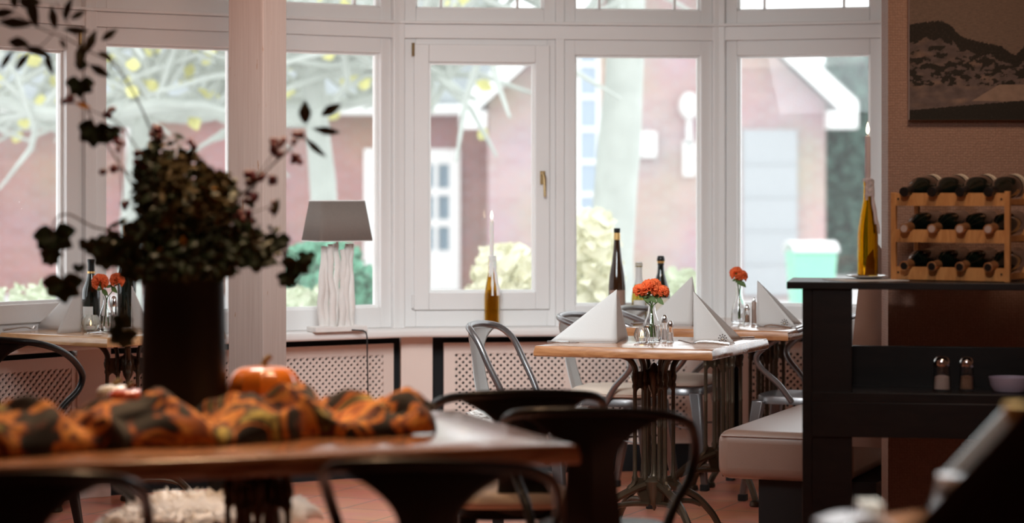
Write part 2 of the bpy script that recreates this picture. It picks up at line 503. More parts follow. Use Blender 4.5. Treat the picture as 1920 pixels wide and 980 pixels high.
# ------------------------------------------------------------------ the bay: room shell
J = [Vector(p) for p in ((-2.65, 9.17), (-2.397, 9.91), (-1.903, 10.52), (-.554, 11.335), (1.0176, 11.54), (1.815, 11.31), (2.42, 10.81))]
def facet(i):
    A, B = J[i], J[i+1]
    L = (B - A).length
    u = (B - A) / L
    n = Vector((u.y, -u.x))      # towards the room
    Mx = Matrix(((u.x, n.x, 0, A.x), (u.y, n.y, 0, A.y), (0, 0, 1, 0), (0, 0, 0, 1)))
    # right-handedness does not matter for closed boxes, normals are recalculated by the renderer
    return Mx, L
def offset_line(d):
    out = []
    for i in range(len(J)):
        ns = []
        if i > 0:
            u = (J[i]-J[i-1]).normalized(); ns.append(Vector((u.y, -u.x)))
        if i < len(J)-1:
            u = (J[i+1]-J[i]).normalized(); ns.append(Vector((u.y, -u.x)))
        if len(ns) == 1: out.append(J[i] + ns[0]*d)
        else:
            b = (ns[0]+ns[1]).normalized()
            out.append(J[i] + b*(d/b.dot(ns[0])))
    return out

ZT = 2.66
fl = MB(); fl.prism([(-4, -2), (3.2, -2), (3.2, 12.4), (-4, 12.4)], -.1, 0)
fl.build('floor', M['floor'], smooth=False)['kind'] = 'structure'
ce = MB(); ce.prism([(-4, -2), (3.2, -2), (3.2, 12.2), (-4, 12.2)], 2.72, 2.82)
ce.build('ceiling', M['ceiling'], smooth=False)['kind'] = 'structure'
room_paint = mat('warm_wall_paint', (.42, .28, .2), .8)
wl = MB(); wl.box(-2.85, -2.69, -2, 9.14, 0, 2.72); wl.build('wall_left', room_paint, smooth=False)['kind'] = 'structure'
wr = MB(); wr.box(2.45, 2.6, -2, 10.78, 0, 2.72); wr.build('wall_right', room_paint, smooth=False)['kind'] = 'structure'
wb = MB(); wb.box(-2.69, 2.45, -2, -1.9, 0, 2.72); wb.build('wall_back', room_paint, smooth=False)['kind'] = 'structure'
# partition that carries the picture
wp = MB(); wp.box(1.354, 2.44, 8.45, 8.60, 0, 2.72)
wp.build('wall_partition', M['wallpaper'], smooth=False)['kind'] = 'structure'

# below the sill: recess, plinth
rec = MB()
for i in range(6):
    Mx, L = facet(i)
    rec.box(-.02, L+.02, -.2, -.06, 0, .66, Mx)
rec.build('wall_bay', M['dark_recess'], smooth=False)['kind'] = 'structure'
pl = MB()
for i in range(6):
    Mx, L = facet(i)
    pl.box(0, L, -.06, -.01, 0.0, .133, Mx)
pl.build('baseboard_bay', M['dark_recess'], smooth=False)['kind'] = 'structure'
# header above the windows
hd = MB()
for i in range(6):
    Mx, L = facet(i)
    hd.box(-.02, L+.02, -.12, .03, 2.63, 2.72, Mx)
hd.build('trim_header', M['white_paint'], smooth=False)['kind'] = 'structure'

# window sill board with a rounded nose
o1 = offset_line(.165); o2 = offset_line(-.10)
sb = MB(); sb.prism([tuple(p) for p in o1] + [tuple(p) for p in reversed(o2)], .675, .715)
sb.build('trim_sill', M['sill'], bevel=.014, bseg=4)['kind'] = 'structure'

# transom beam and ledge
o1 = offset_line(.022); o2 = offset_line(-.10)
tb = MB(); tb.prism([tuple(p) for p in o1] + [tuple(p) for p in reversed(o2)], 2.110, 2.178)
o3 = offset_line(.050)
tb.prism([tuple(p) for p in o3] + [tuple(p) for p in reversed(o2)], 2.1785, 2.192)
tb.build('trim_transom', M['white_paint'], smooth=False, bevel=.003)['kind'] = 'structure'

# posts at the corners of the bay and in the middle of the wide facets
def mull(name, Mx, t0, t1, d, z0, z1):
    b = MB(); b.box(t0, t1, -.10, d, z0, z1, Mx)
    b.build(name, M['white_paint'], smooth=False, bevel=.004)['kind'] = 'structure'
tn = 1
for i in range(1, 6):
    u = (J[i]-J[i-1]).normalized(); v = (J[i+1]-J[i]).normalized()
    n1 = Vector((u.y, -u.x)); n2 = Vector((v.y, -v.x)); nb = (n1+n2).normalized()
    p = MB()
    a = J[i] - u*.034; c = J[i] + v*.034
    poly = [a - n1*.1, a + n1*.030, J[i] + nb*.034, c + n2*.030, c - n2*.1]
    p.prism([tuple(q) for q in poly], .70, 2.70)
    p.build('trim_%d' % tn, M['white_paint'], smooth=False, bevel=.004)['kind'] = 'structure'; tn += 1

windows = []
def window(no, Mx, t0, t1, casement=False, flip=False):
    """one lower window with the leaded light above it; t0..t1 are the clear limits between posts"""
    w_ = empty('window_%d' % no, (0, 0, 0), kind='structure')
    zb, ztp = .7155, 2.110
    if not casement:
        gl, gr, gb, gt = t0+.056, t1-.056, .813, 2.037
        f = MB()
        f.box(t0, gl, -.07, 0, zb, ztp, Mx); f.box(gr, t1, -.07, 0, zb, ztp, Mx)
        f.box(gl, gr, -.07, 0, zb, gb, Mx); f.box(gl, gr, -.07, 0, gt, ztp, Mx)
        f.build('window_frame', M['white_paint'], w_, smooth=False, bevel=.003)
    else:
        f = MB()
        s0, s1, sb_, st = t0+.045, t1-.030, .798, 2.082
        f.box(t0, s0+.01, -.07, 0, zb, ztp, Mx); f.box(s1-.01, t1, -.07, 0, zb, ztp, Mx)
        f.box(s0+.01, s1-.01, -.07, 0, zb, sb_+.01, Mx); f.box(s0+.01, s1-.01, -.07, 0, st-.01, ztp, Mx)
        f.build('window_frame', M['white_paint'], w_, smooth=False, bevel=.003)
        gl, gr, gb, gt = s0+.073, s1-.070, .881, 1.996
        f = MB()
        f.box(s0, gl, -.05, .018, sb_, st, Mx); f.box(gr, s1, -.05, .018, sb_, st, Mx)
        f.box(gl, gr, -.05, .018, sb_, gb, Mx); f.box(gl, gr, -.05, .018, gt, st, Mx)
        f.build('sash', M['white_paint'], w_, smooth=False, bevel=.004)
        # handle and hinge
        h = MB()
        hx = s0 + .036 if flip else s1 - .036
        ix = s1 + .004 if flip else s0 - .004
        h.box(hx-.012, hx+.012, .018, .030, 1.405, 1.470, Mx)
        h.tube([Mx @ Vector(q) for q in ((hx, .02, 1.455), (hx, .058, 1.455), (hx+.004, .060, 1.44), (hx+.006, .058, 1.345))], [.008, .008, .008, .006], 8)
        h.build('window_handle', M['brass'], w_)
        for hz in (2.055, .84):
            h = MB(); h.tube([Mx @ Vector((ix, .022, hz-.032)), Mx @ Vector((ix, .022, hz+.032))], .007, 8)
            h.build('hinge', M['brass'] if hz > 1 else M['white_paint'], w_)
    # bright glazing bead
    d0 = -.05 if not casement else -.03
    b = MB(); q = .012
    b.box(gl, gl+q, d0-.012, d0+.018, gb, gt, Mx); b.box(gr-q, gr, d0-.012, d0+.018, gb, gt, Mx)
    b.box(gl+q, gr-q, d0-.012, d0+.018, gb, gb+q, Mx); b.box(gl+q, gr-q, d0-.012, d0+.018, gt-q, gt, Mx)
    b.build('glazing_bead', M['bead'], w_, smooth=False)
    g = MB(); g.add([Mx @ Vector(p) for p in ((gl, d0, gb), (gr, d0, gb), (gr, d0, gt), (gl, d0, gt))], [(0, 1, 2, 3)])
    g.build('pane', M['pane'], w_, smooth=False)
    # light above
    ub, ut = 2.192, 2.63
    gl, gr, gb, gt = t0+.056, t1-.056, 2.256, 2.58
    f = MB()
    f.box(t0, gl, -.07, 0, ub, ut, Mx); f.box(gr, t1, -.07, 0, ub, ut, Mx)
    f.box(gl, gr, -.07, 0, ub, gb, Mx); f.box(gl, gr, -.07, 0, gt, ut, Mx)
    f.build('upper_frame', M['white_paint'], w_, smooth=False, bevel=.003)
    m_ = MB(); W = gr - gl
    for k in (.2, .8):
        m_.box(gl+W*k-.006, gl+W*k+.006, -.055, -.03, gb, gt, Mx)
    m_.box(gl, gr, -.054, -.031, 2.46, 2.472, Mx)
    m_.build('muntin', M['white_paint'], w_, smooth=False)
    b = MB()
    b.box(gl, gr, -.06, -.03, gb, gb+.01, Mx); b.box(gl, gl+.01, -.06, -.03, gb, gt, Mx); b.box(gr-.01, gr, -.06, -.03, gb, gt, Mx)
    b.build('upper_bead', M['bead'], w_, smooth=False)
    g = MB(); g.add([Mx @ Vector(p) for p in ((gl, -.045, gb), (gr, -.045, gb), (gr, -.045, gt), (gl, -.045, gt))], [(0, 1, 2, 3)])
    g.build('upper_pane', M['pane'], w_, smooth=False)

no = 1
for i in range(6):
    Mx, L = facet(i)
    if i in (2, 3):
        mull('trim_%d' % tn, Mx, L/2-.021, L/2+.021, .020, .70, 2.70); tn += 1
        window(no, Mx, .034, L/2-.021, casement=(i == 3)); no += 1
        window(no, Mx, L/2+.021, L-.034); no += 1
    else:
        window(no, Mx, .034, L-.034, casement=(i in (1,)), flip=True); no += 1

# pilasters under the sill
def pilaster(Mx, t0, t1, d):
    global tn
    b = MB(); b.box(t0, t1, -.06, d, 0, .675, Mx)
    b.build('trim_%d' % tn, M['cream_paint'], smooth=False, bevel=.003)['kind'] = 'structure'; tn += 1
F1, L1 = facet(1); F2, L2 = facet(2); F3, L3 = facet(3); F4, L4 = facet(4)
pilaster(F3, .015, .168, .035)
pilaster(F3, 1.49, 1.645, .012)
pilaster(F2, -.06, .10, .03)
pilaster(F4, L4-.1, L4+.02, .03)

def lattice(Mx, t0, t1, z0, z1, parent):
    mb = MB()
    pitch = .0335
    w_ = .0125
    def strip(sgn, d0, d1):
        # diagonal slats clipped to the rectangle
        W, H = t1-t0, z1-z0
        n = int((W+H)/pitch)+2
        for k in range(-1, n+1):
            c = k*pitch + (pitch*.0)
            # line: s + sgn*h = c ; s along t, h along z
            hw = w_*math.sqrt(2)/2
            poly = []
            def clip(poly):
                def cut(pts, f):
                    out = []
                    for a_, b_ in zip(pts, pts[1:]+pts[:1]):
                        fa, fb = f(a_), f(b_)
                        if fa >= 0: out.append(a_)
                        if (fa >= 0) != (fb >= 0):
                            q = fa/(fa-fb); out.append((a_[0]+(b_[0]-a_[0])*q, a_[1]+(b_[1]-a_[1])*q))
                    return out
                for f in (lambda p: p[0], lambda p: W-p[0], lambda p: p[1], lambda p: H-p[1]):
                    poly = cut(poly, f)
                    if len(poly) < 3: return []
                return poly
            if sgn > 0:
                raw = [(c-hw, 0), (c+hw, 0), (c+hw-H, H), (c-hw-H, H)]
            else:
                raw = [(c-hw-H, 0), (c+hw-H, 0), (c+hw, H), (c-hw, H)]
            pg = clip(raw)
            if len(pg) < 3: continue
            vs = [Mx @ Vector((t0+p[0], d0, z0+p[1])) for p in pg] + [Mx @ Vector((t0+p[0], d1, z0+p[1])) for p in pg]
            m = len(pg)
            fs = [list(range(m)), list(range(m, 2*m))[::-1]] + [(i_, (i_+1) % m, m+(i_+1) % m, m+i_) for i_ in range(m)]
            mb.add(vs, fs)
    strip(1, -.018, -.010)
    strip(-1, -.0105, -.003)
    return mb.build('lattice', M['cream_paint'], parent, smooth=False)

def radiator_cover(Mx, t0, t1, holes, label):
    r = empty('radiator_cover', (0, 0, 0), 0, label, 'radiator cover', 'lattice radiator covers under the window sill')
    f = MB(); z0, z1 = .135, .637; lb, lt = .20, .585
    xs = [t0]
    for a, b in holes: xs += [a, b]
    xs.append(t1)
    for k in range(0, len(xs), 2):
        f.box(xs[k], xs[k+1], -.022, 0, z0, z1, Mx)
    for a, b in holes:
        f.box(a, b, -.022, 0, z0, lb, Mx); f.box(a, b, -.022, 0, lt, z1, Mx)
    f.build('panel_frame', M['cream_paint'], r, smooth=False)
    for a, b in holes: lattice(Mx, a, b, lb, lt, r)
    return r
radiator_cover(F3, .226, 1.488, [(.279, .820), (.883, 1.425)], 'cream lattice radiator cover behind the centre table, under the candle bottle on the sill')
radiator_cover(F2, .11, L2-.02, [(.17, .75), (.82, L2-.075)], 'cream lattice radiator cover under the driftwood lamp')
radiator_cover(F1, .04, L1-.04, [(.09, L1-.09)], 'cream lattice radiator cover below the left table')
radiator_cover(F4, .10, L4-.12, [(.145, L4-.17)], 'cream lattice radiator cover behind the bench, right of the back table')

# ------------------------------------------------------------------ timber post
po = MB()
pc = P(483, 355, 9.35)
ang = math.radians(-28)
Mp = Matrix.Translation((pc.x, pc.y, 0)) @ Matrix.Rotation(ang, 4, 'Z')
po.box(-.083, .083, -.083, .083, 0, 2.72, Mp)
o = po.build('trim_post', M['post'], smooth=False, bevel=.004); o['kind'] = 'structure'

# ------------------------------------------------------------------ outdoors
gd = MB(); gd.box(-30, 30, 12.2, 70, -.2, -.05)
tag(gd.build('ground', M['pavement'], smooth=False), kind='structure')

def brick_house():
    Y = 32.
    r = empty('brick_house', (-8, Y, 0), 0, 'long low red brick house with grey tiled roof across the street on the left', 'house')
    def loc(px, py): 
        p = P(px, py, Y); return p.x+8, p.z
    x1 = P(935, 0, Y).x + 8
    m = MB(); m.box(-9, x1, 0, 6, -.1, 2.55); m.build('wall', M['brick'], r, smooth=False)
    m = MB(); m.hexa([(-9.4, -.3, 2.42), (x1, -.3, 2.42), (x1, 3.4, 5.9), (-9.4, 3.4, 5.9), (-9.4, -.3, 2.58), (x1, -.3, 2.58), (x1, 3.4, 6.06), (-9.4, 3.4, 6.06)])
    m.hexa([(-9.4, 3.4, 5.9), (x1, 3.4, 5.9), (x1, 7, 2.6), (-9.4, 7, 2.6), (-9.4, 3.4, 6.06), (x1, 3.4, 6.06), (x1, 7, 2.8), (-9.4, 7, 2.8)])
    m.build('roof', M['tiles'], r, smooth=False)
    m = MB(); m.tube([(-9.4, -.36, 2.45), (x1, -.36, 2.45)], .07, 8); m.build('gutter', M['barge'], r)
    xa, _ = loc(683, 0); xb, _ = loc(863, 0); zt = loc(0, 279)[1]; zb = 0.
    xm = (xa+xb)/2
    dr = MB()
    dr.box(xa, xa+.08, -.06, .02, zb, zt); dr.box(xb-.08, xb, -.06, .02, zb, zt); dr.box(xa+.08, xb-.08, -.06, .02, zt-.16, zt); dr.box(xa+.08, xb-.08, -.04, .02, 0, .5)
    dr.box(xm-.07, xm+.07, -.05, .02, .5, zt-.16)
    for s in (0, 1):
        a = xa+.08 if s == 0 else xm+.07; b = xm-.07 if s == 0 else xb-.08
        dr.box(a, a+.07, -.04, .02, .5, zt-.16); dr.box(b-.07, b, -.04, .02, .5, zt-.16)
        mm = (a+b)/2; dr.box(mm-.03, mm+.03, -.04, .02, .5, zt-.16)
        for k in range(0, 4):
            zz = .5 + (zt-.16-.5)*k/3.
            dr.box(a, b, -.045, .02, zz-.05, zz+.05)
    d = dr.build('door', M['barge'], r, smooth=False)
    dg = MB(); dg.box(xa+.1, xb-.1, -.01, -.005, .45, zt-.1); dg.build('door_pane', M['door_glass'], d, smooth=False)
    # tall window at the far left part
    for pxa, pxb, pya, pyb in ((262, 312, 305, 420), (-60, -10, 300, 430)):
        xa, za = loc(pxa, pyb); xb, zb2 = loc(pxb, pya)
        wf = MB(); wf.box(xa, xb, -.05, .02, za, za+.06); wf.box(xa, xb, -.05, .02, zb2-.06, zb2); wf.box(xa, xa+.06, -.05, .02, za, zb2); wf.box(xb-.06, xb, -.05, .02, za, zb2)
        wf.box((xa+xb)/2-.03, (xa+xb)/2+.03, -.05, .02, za, zb2); wf.box(xa, xb, -.05, .02, (za+zb2)/2-.03, (za+zb2)/2+.03)
        wo = wf.build('house_window', M['shutter'], r, smooth=False)
        g = MB(); g.box(xa, xb, -.01, -.004, za, zb2); g.build('window_pane', M['door_glass'], wo, smooth=False)
    m = MB(); xd, _ = loc(246, 0); m.tube([(xd, -.1, 0), (xd, -.1, 2.45)], .055, 8); m.build('downpipe', M['barge'], r)
brick_house()

def gable_house():
    Y = 30.6
    ox = P(1230, 0, Y).x
    r = empty('gabled_house', (ox, Y, 0), 0, 'pale pink brick gabled house with white bargeboards and white garage door', 'house')
    def loc(px, py):
        p = P(px, py, Y); return p.x-ox, p.z
    xa = loc(915, 0)[0]; xb = loc(1548, 0)[0]
    xm = (xa+xb)/2; he = 2.52; pk = he + (xb-xm)*.93
    m = MB()
    m.add([(xa, 0, -.1), (xb, 0, -.1), (xb, 0, he), (xm, 0, pk), (xa, 0, he), (xa, 8, -.1), (xb, 8, -.1), (xb, 8, he), (xm, 8, pk), (xa, 8, he)],
          [(0, 1, 2, 3, 4), (9, 8, 7, 6, 5), (0, 5, 6, 1), (1, 6, 7, 2), (2, 7, 8, 3), (3, 8, 9, 4), (4, 9, 5, 0)])
    m.build('wall', M['brick_pale'], r, smooth=False)
    ex = .36
    for s, x_ in ((-1, xa), (1, xb)):
        xo = x_ + s*ex; zo = he - ex*.93
        m = MB(); m.hexa([(xo, -.4, zo+.22), (xm, -.4, pk+.22), (xm, 8, pk+.22), (xo, 8, zo+.22), (xo, -.4, zo+.34), (xm, -.4, pk+.34), (xm, 8, pk+.34), (xo, 8, zo+.34)])
        m.build('roof', M['tiles'], r, smooth=False)
        m = MB(); m.hexa([(xo, -.45, zo+.0), (xm, -.45, pk+.0), (xm, -.40, pk+.0), (xo, -.40, zo+.0), (xo, -.45, zo+.33), (xm, -.45, pk+.33), (xm, -.40, pk+.33), (xo, -.40, zo+.33)])
        a, b = (xo, x_ + s*.02) if s < 0 else (x_-s*.02, xo)
        m.box(min(a, b), max(a, b), -.44, -.0, zo-.02, zo+.2)
        m.build('bargeboard', M['barge'], r, smooth=False)
    # tall narrow stair window, meter box, lamp, garage door
    x0, z0 = loc(1088, 425); x1, z1 = loc(1118, 60)
    f = MB(); f.box(x0-.05, x0, -.05, .02, z0, z1); f.box(x1, x1+.05, -.05, .02, z0, z1)
    for k in range(7):
        zz = z0+(z1-z0)*k/6.; f.box(x0, x1, -.05, .02, zz-.03, zz+.03)
    wo = f.build('stair_window', M['barge'], r, smooth=False)
    g = MB(); g.box(x0, x1, -.02, -.01, z0, z1); g.build('window_pane', M['bluegrey'], wo, smooth=False)
    x0, z0 = loc(1200, 296); x1, z1 = loc(1231, 246)
    m = MB(); m.box(x0, x1, -.12, 0, z0, z1); m.build('meter_box', M['barge'], r, bevel=.03)
    x0, z0 = loc(1280, 330); x1, z1 = loc(1302, 170)
    m = MB(); m.box(x0, x1, -.1, 0, z0, z0+.45); m.ball(((x0+x1)/2, -.15, z1-.2), .14, 10, 7, (1, 1, 1.3)); m.box((x0+x1)/2-.03, (x0+x1)/2+.03, -.1, 0, z0+.4, z1-.3)
    m.build('wall_lamp', M['barge'], r)
    x0, z0 = loc(1392, 0); x1, z1 = loc(1494, 243)
    m = MB(); m.box(x0, x1, -.06, .02, 0, z1)
    for k in range(1, 5): m.box(x0, x1, -.075, -.06, z1*k/5.-.02, z1*k/5.+.02)
    m.build('garage_door', M['shutter'], r, smooth=False)
gable_house()

def tree(pxb, Y, r0, label, arms, leafn, lean=0., top=4.2):
    b = P(pxb, 0, Y)
    r = empty('street_tree', (b.x, Y, -.05), 0, label, 'tree', 'pollarded street trees outside the windows')
    m = MB()
    path = []; rad = []
    for k in range(12):
        t = k/11.; z = t*top
        path.append((lean*t + .06*math.sin(t*7+pxb), .05*math.sin(t*5), z))
        rad.append(r0*(1.25-.5*t + .05*math.sin(t*23)) if t < .98 else r0*.6)
    m.tube(path, rad, 12)
    m.build('trunk', M['bark'], r)
    br = MB(); lf = MB()
    rnd = random.Random(int(pxb)+3)
    for (z, dx, dz, rr) in arms:
        pts = []
        for k in range(9):
            t = k/8.
            pts.append(Vector((lean*z/top + dx*t + rnd.uniform(-.05, .05), rnd.uniform(-.18, .18)*t, z + dz*t + rnd.uniform(-.07, .07))))
        sp = smooth_path(pts, 3)
        br.tube(sp, [rr*(1-.55*k/len(sp)) for k in range(len(sp))], 8)
        for p in pts[1:]:
            for q in range(7):
                d = Vector((rnd.uniform(-1, 1), rnd.uniform(-.6, .6), rnd.uniform(-.35, 1.0))).normalized()
                ln = rnd.uniform(.4, 1.1)
                p2 = p + d*ln*.5 + Vector((rnd.uniform(-.1, .1), 0, rnd.uniform(-.05, .1))); p3 = p + d*ln
                br.tube([p, p2, p3], [.036, .026, .012], 5)
                for _ in range(leafn):
                    if rnd.random() < .5:
                        c = p.lerp(p3, rnd.random()) + Vector((rnd.uniform(-.1, .1), rnd.uniform(-.1, .1), rnd.uniform(-.12, .05)))
                        lf.leaf(c, (rnd.uniform(-1, 1), rnd.uniform(-.3, .3), rnd.uniform(-1, .4)), (rnd.uniform(-.4, .4), -1, rnd.uniform(-.3, .3)), rnd.uniform(.10, .16), rnd.uniform(.09, .13))
    br.build('branches', M['bark'], r)
    o = lf.build('leaves', M['yellow_leaf'], r, smooth=False)
    tag(o, kind='stuff')
tree(1160, 18., .15, 'thick pale tree trunk outside the second window from the right wall', [(2.7, -2.1, -.1, .09), (3.1, -1.7, .2, .06)], 0, top=5.)
tree(597, 19.5, .10, 'slim pale street tree outside the window behind the lamp', [(2.05, -3.6, .1, .10), (2.45, 1.1, -.05, .07), (2.6, -3.2, .3, .06), (2.35, -1.6, .5, .05)], 1)
tree(255, 21., .10, 'pale street tree outside the window behind the bouquet', [(2.15, 2.6, .1, .11), (2.1, -2.6, .0, .10), (2.5, 2.4, .3, .07), (2.55, -2.4, .3, .07), (2.8, 1.4, .5, .06), (2.8, -1.2, .5, .06)], 1)

def bushy(name, label, cat, pxc, Y, wid, z0, z1, n, m_, sz, group=None, dep=.5, thin=1.):
    c = P(pxc, 0, Y)
    r = empty(name, (c.x, Y, z0), 0, label, cat, group)
    rnd = random.Random(int(pxc))
    st = MB(); lf = MB()
    H = z1-z0
    for k in range(10):
        x = rnd.uniform(-wid*.3, wid*.3)
        st.tube([(x*.4, 0, 0), (x*.8, rnd.uniform(-.1, .1), H*.4), (x*1.2, rnd.uniform(-.2, .2), H*.8)], [.02, .015, .006], 5)
    for k in range(n):
        t = rnd.random()**.8
        wv = wid*.5*math.sqrt(max(.05, 1-(t*.95)**2.5))*thin
        a = rnd.uniform(0, 2*PI); q = math.sqrt(rnd.random())
        p = Vector((wv*q*math.cos(a), dep*q*math.sin(a), t*H))
        lf.leaf(p, (rnd.uniform(-1, 1), rnd.uniform(-1, 1), rnd.uniform(-.5, 1)), (rnd.uniform(-1, 1), -1, rnd.uniform(-.5, 1)), sz*rnd.uniform(.7, 1.4), sz*rnd.uniform(.4, .8))
    st.build('stems', M['bark'], r)
    tag(lf.build('leaves', m_, r, smooth=False), kind='stuff')
bushy('garden_shrub', 'pale yellow shrub outside, left of the thick tree trunk', 'shrub', 1112, 15.5, .45, -.05, 1.22, 700, M['shrub'], .12, 'shrubs outside the windows')
bushy('garden_shrub', 'yellow-green shrub outside behind the candle bottle on the sill', 'shrub', 948, 15., .62, -.05, 1.0, 800, M['shrub'], .12, 'shrubs outside the windows')
bushy('garden_shrub', 'low pale shrub outside at the lower right of the tree trunk', 'shrub', 1280, 15., .45, -.05, .85, 500, M['pale_shrub'], .10, 'shrubs outside the windows')
bushy('hedge', 'blurred green hedge outside behind the driftwood lamp', 'hedge', 600, 17.5, 1.1, -.05, .95, 2600, M['hedge'], .12, None, .35)
bushy('garden_shrub', 'pale flowering shrub outside low in front of the green hedge', 'shrub', 580, 15.2, .7, -.05, .72, 600, M['pale_shrub'], .10, 'shrubs outside the windows')
bushy('garden_shrub', 'low tuft of pale grassy stems outside the leftmost window', 'shrub', 55, 15.2, .9, -.05, .75, 500, M['pale_shrub'], .08, 'shrubs outside the windows')
bushy('conifer_tree', 'dark green conifer outside at the right edge of the windows', 'tree', 1618, 39.5, 2.0, -.05, 4.2, 5200, M['conifer'], .22, 'dark trees behind the gabled house', .8)
bushy('conifer_tree', 'second dark conifer further right, half hidden by the partition wall', 'tree', 1960, 40., 2.4, -.05, 5.5, 4200, M['conifer'], .26, 'dark trees behind the gabled house', .8)

def wheelie(px, Y, label, lid):
    c = P(px, 0, Y)
    r = empty('waste_bin', (c.x, Y, -.05), .1, label, 'bin'); r.scale = (.78, .78, .84)
    m = MB(); m.hexa([(-.22, -.22, .05), (.22, -.22, .05), (.22, .22, .05), (-.22, .22, .05), (-.29, -.28, .95), (.29, -.28, .95), (.29, .3, .95), (-.29, .3, .95)])
    m.build('bin_body', M['bin'], r, bevel=.03)
    m = MB(); m.grid(lambda u, v: (-.31+.62*u, -.32+.66*v, .95+.12*math.sin(PI*v)**.6), 4, 8); m.build('lid', lid, r, solid=.02)
    m = MB()
    for s in (-1, 1): m.lathe([(.09, -.02), (.09, .02)], 14, Matrix.Translation((s*.22, .2, .09)) @ Matrix.Rotation(PI/2, 4, 'Y'))
    m.build('wheel', M['rubber'], r)
wheelie(1521, 24., 'green waste bin with pale lid outside by the garage door', M['barge'])

# ------------------------------------------------------------------ chairs
def super_pts(hx, hy, n=32, e=4.):
    out = []
    for k in range(n):
        a = 2*PI*k/n
        c, s = math.cos(a), math.sin(a)
        out.append((hx*abs(c)**(2/e)*(1 if c >= 0 else -1), hy*abs(s)**(2/e)*(1 if s >= 0 else -1)))
    return out

def make_chair(label, metal, arms=True, H=.80, group='metal bistro chairs', pale=None):
    """local frame: the sitter looks along -y, back of the chair at +y"""
    pale = pale or metal
    r = empty('metal_chair', (0, 0, 0), 0, label, 'chair', group)
    s = MB(); pts = super_pts(.18, .18)
    rings = [(.90, .430), (1.0, .430), (1.0, .458), (.97, .466), (.6, .462), (.02, .458)]
    n = len(pts); vs = []; fs = []
    for (q, z) in rings:
        for (x, y) in pts: vs.append((x*q, y*q, z))
    for i in range(len(rings)-1):
        for k in range(n): fs.append((i*n+k, i*n+(k+1) % n, (i+1)*n+(k+1) % n, (i+1)*n+k))
    s.add(vs, fs)
    s.build('seat', metal, r)
    for sx in (-1, 1):
        for sy in (-1, 1):
            l = MB(); x, y = sx*.155, sy*.155; fx, fy = sx*.205, sy*.215
            l.hexa([(fx-.015, fy-.015, .02), (fx+.015, fy-.015, .02), (fx+.015, fy+.015, .02), (fx-.015, fy+.015, .02),
                    (x-.026, y-.026, .445), (x+.026, y-.026, .445), (x+.026, y+.026, .445), (x-.026, y+.026, .445)])
            lo = l.build('leg', metal, r, bevel=.006)
            c = MB(); c.box(fx-.019, fx+.019, fy-.019, fy+.019, 0, .03); c.build('rubber_foot', M['rubber'], lo, bevel=.004)
    st = MB()
    st.tube([(-.18, -.185, .27), (.18, .185, .27)], .005, 6); st.tube([(.18, -.185, .28), (-.18, .185, .28)], .005, 6)
    st.build('stretcher', metal, r)
    # back tube
    if arms:
        half = [(0, .245, H), (.12, .235, H-.004), (.205, .18, H-.016), (.247, .08, H-.045), (.258, -.03, H-.09), (.258, -.115, H-.145), (.250, -.140, H-.185), (.235, -.120, H-.23), (.205, -.05, .52), (.178, .0, .445)]
    else:
        half = [(0, .235, H), (.10, .225, H-.005), (.165, .19, H-.022), (.195, .145, H-.07), (.200, .105, H-.15), (.193, .05, H-.26), (.180, .0, .45)]
    full = [(-x, y, z) for (x, y, z) in reversed(half[1:])] + half
    sp = smooth_path(full, 5)
    t = MB(); t.tube(sp, .0135, 10); t.build('back_tube', metal, r)
    # splat flaring into the tube
    hs = smooth_path(half, 6)
    def at_x(x):
        x = abs(x)
        for a, b in zip(hs, hs[1:]):
            if a.x <= x <= b.x and b.x > a.x:
                q = (x-a.x)/(b.x-a.x); return a.y+(b.y-a.y)*q, a.z+(b.z-a.z)*q
        return hs[0].y, hs[0].z
    wtop = .215 if arms else .165
    def fn(u, v):
        s_ = 2*u-1
        fl_ = max(0, (v-.62)/.38)
        x = s_*(.082 - .03*v + (wtop-.06)*fl_**1.9)
        yt, zt = at_x(x)
        y0 = .170 + .012*(1-abs(s_))
        y = y0 + (yt-y0)*v + .018*math.sin(PI*v)
        z = .44 + (zt-.44)*v
        return (x, y, z)
    b = MB(); b.grid(fn, 16, 22); b.build('backrest', pale, r, solid=.003)
    return r

def set_chair(c, x, y, face, label=None):
    """face = direction the sitter looks, in degrees from +x"""
    c.location = (x, y, 0); c.rotation_euler = (0, 0, math.radians(face)+PI/2)
    if label: c['label'] = label
    return c

blk = make_chair('black metal armchair at the right end of the long front table', M['black_metal'], True, .80, 'black metal chairs round the front table')
c2 = copy_tree(blk); set_chair(c2, .02, 6.92, 100, 'black metal armchair at the far side, behind the corner of the front table')
c2.location = (0.01, 6.92, 0); c2.rotation_euler = (0, 0, PI + .12)
blk.location = (.235, 6.38, 0); blk.rotation_euler = (0, 0, PI - .12)
c3 = copy_tree(blk); c3['label'] = 'black metal armchair nearest the camera, cropped by the bottom edge'
c3.location = (-.16, 5.20, 0); c3.rotation_euler = (0, 0, PI - .08)
c4 = copy_tree(blk); c4['label'] = 'black metal armchair cropped in the lower left corner under the table edge'
c4.location = (-1.04, 4.98, 0); c4.rotation_euler = (0, 0, PI + .1)

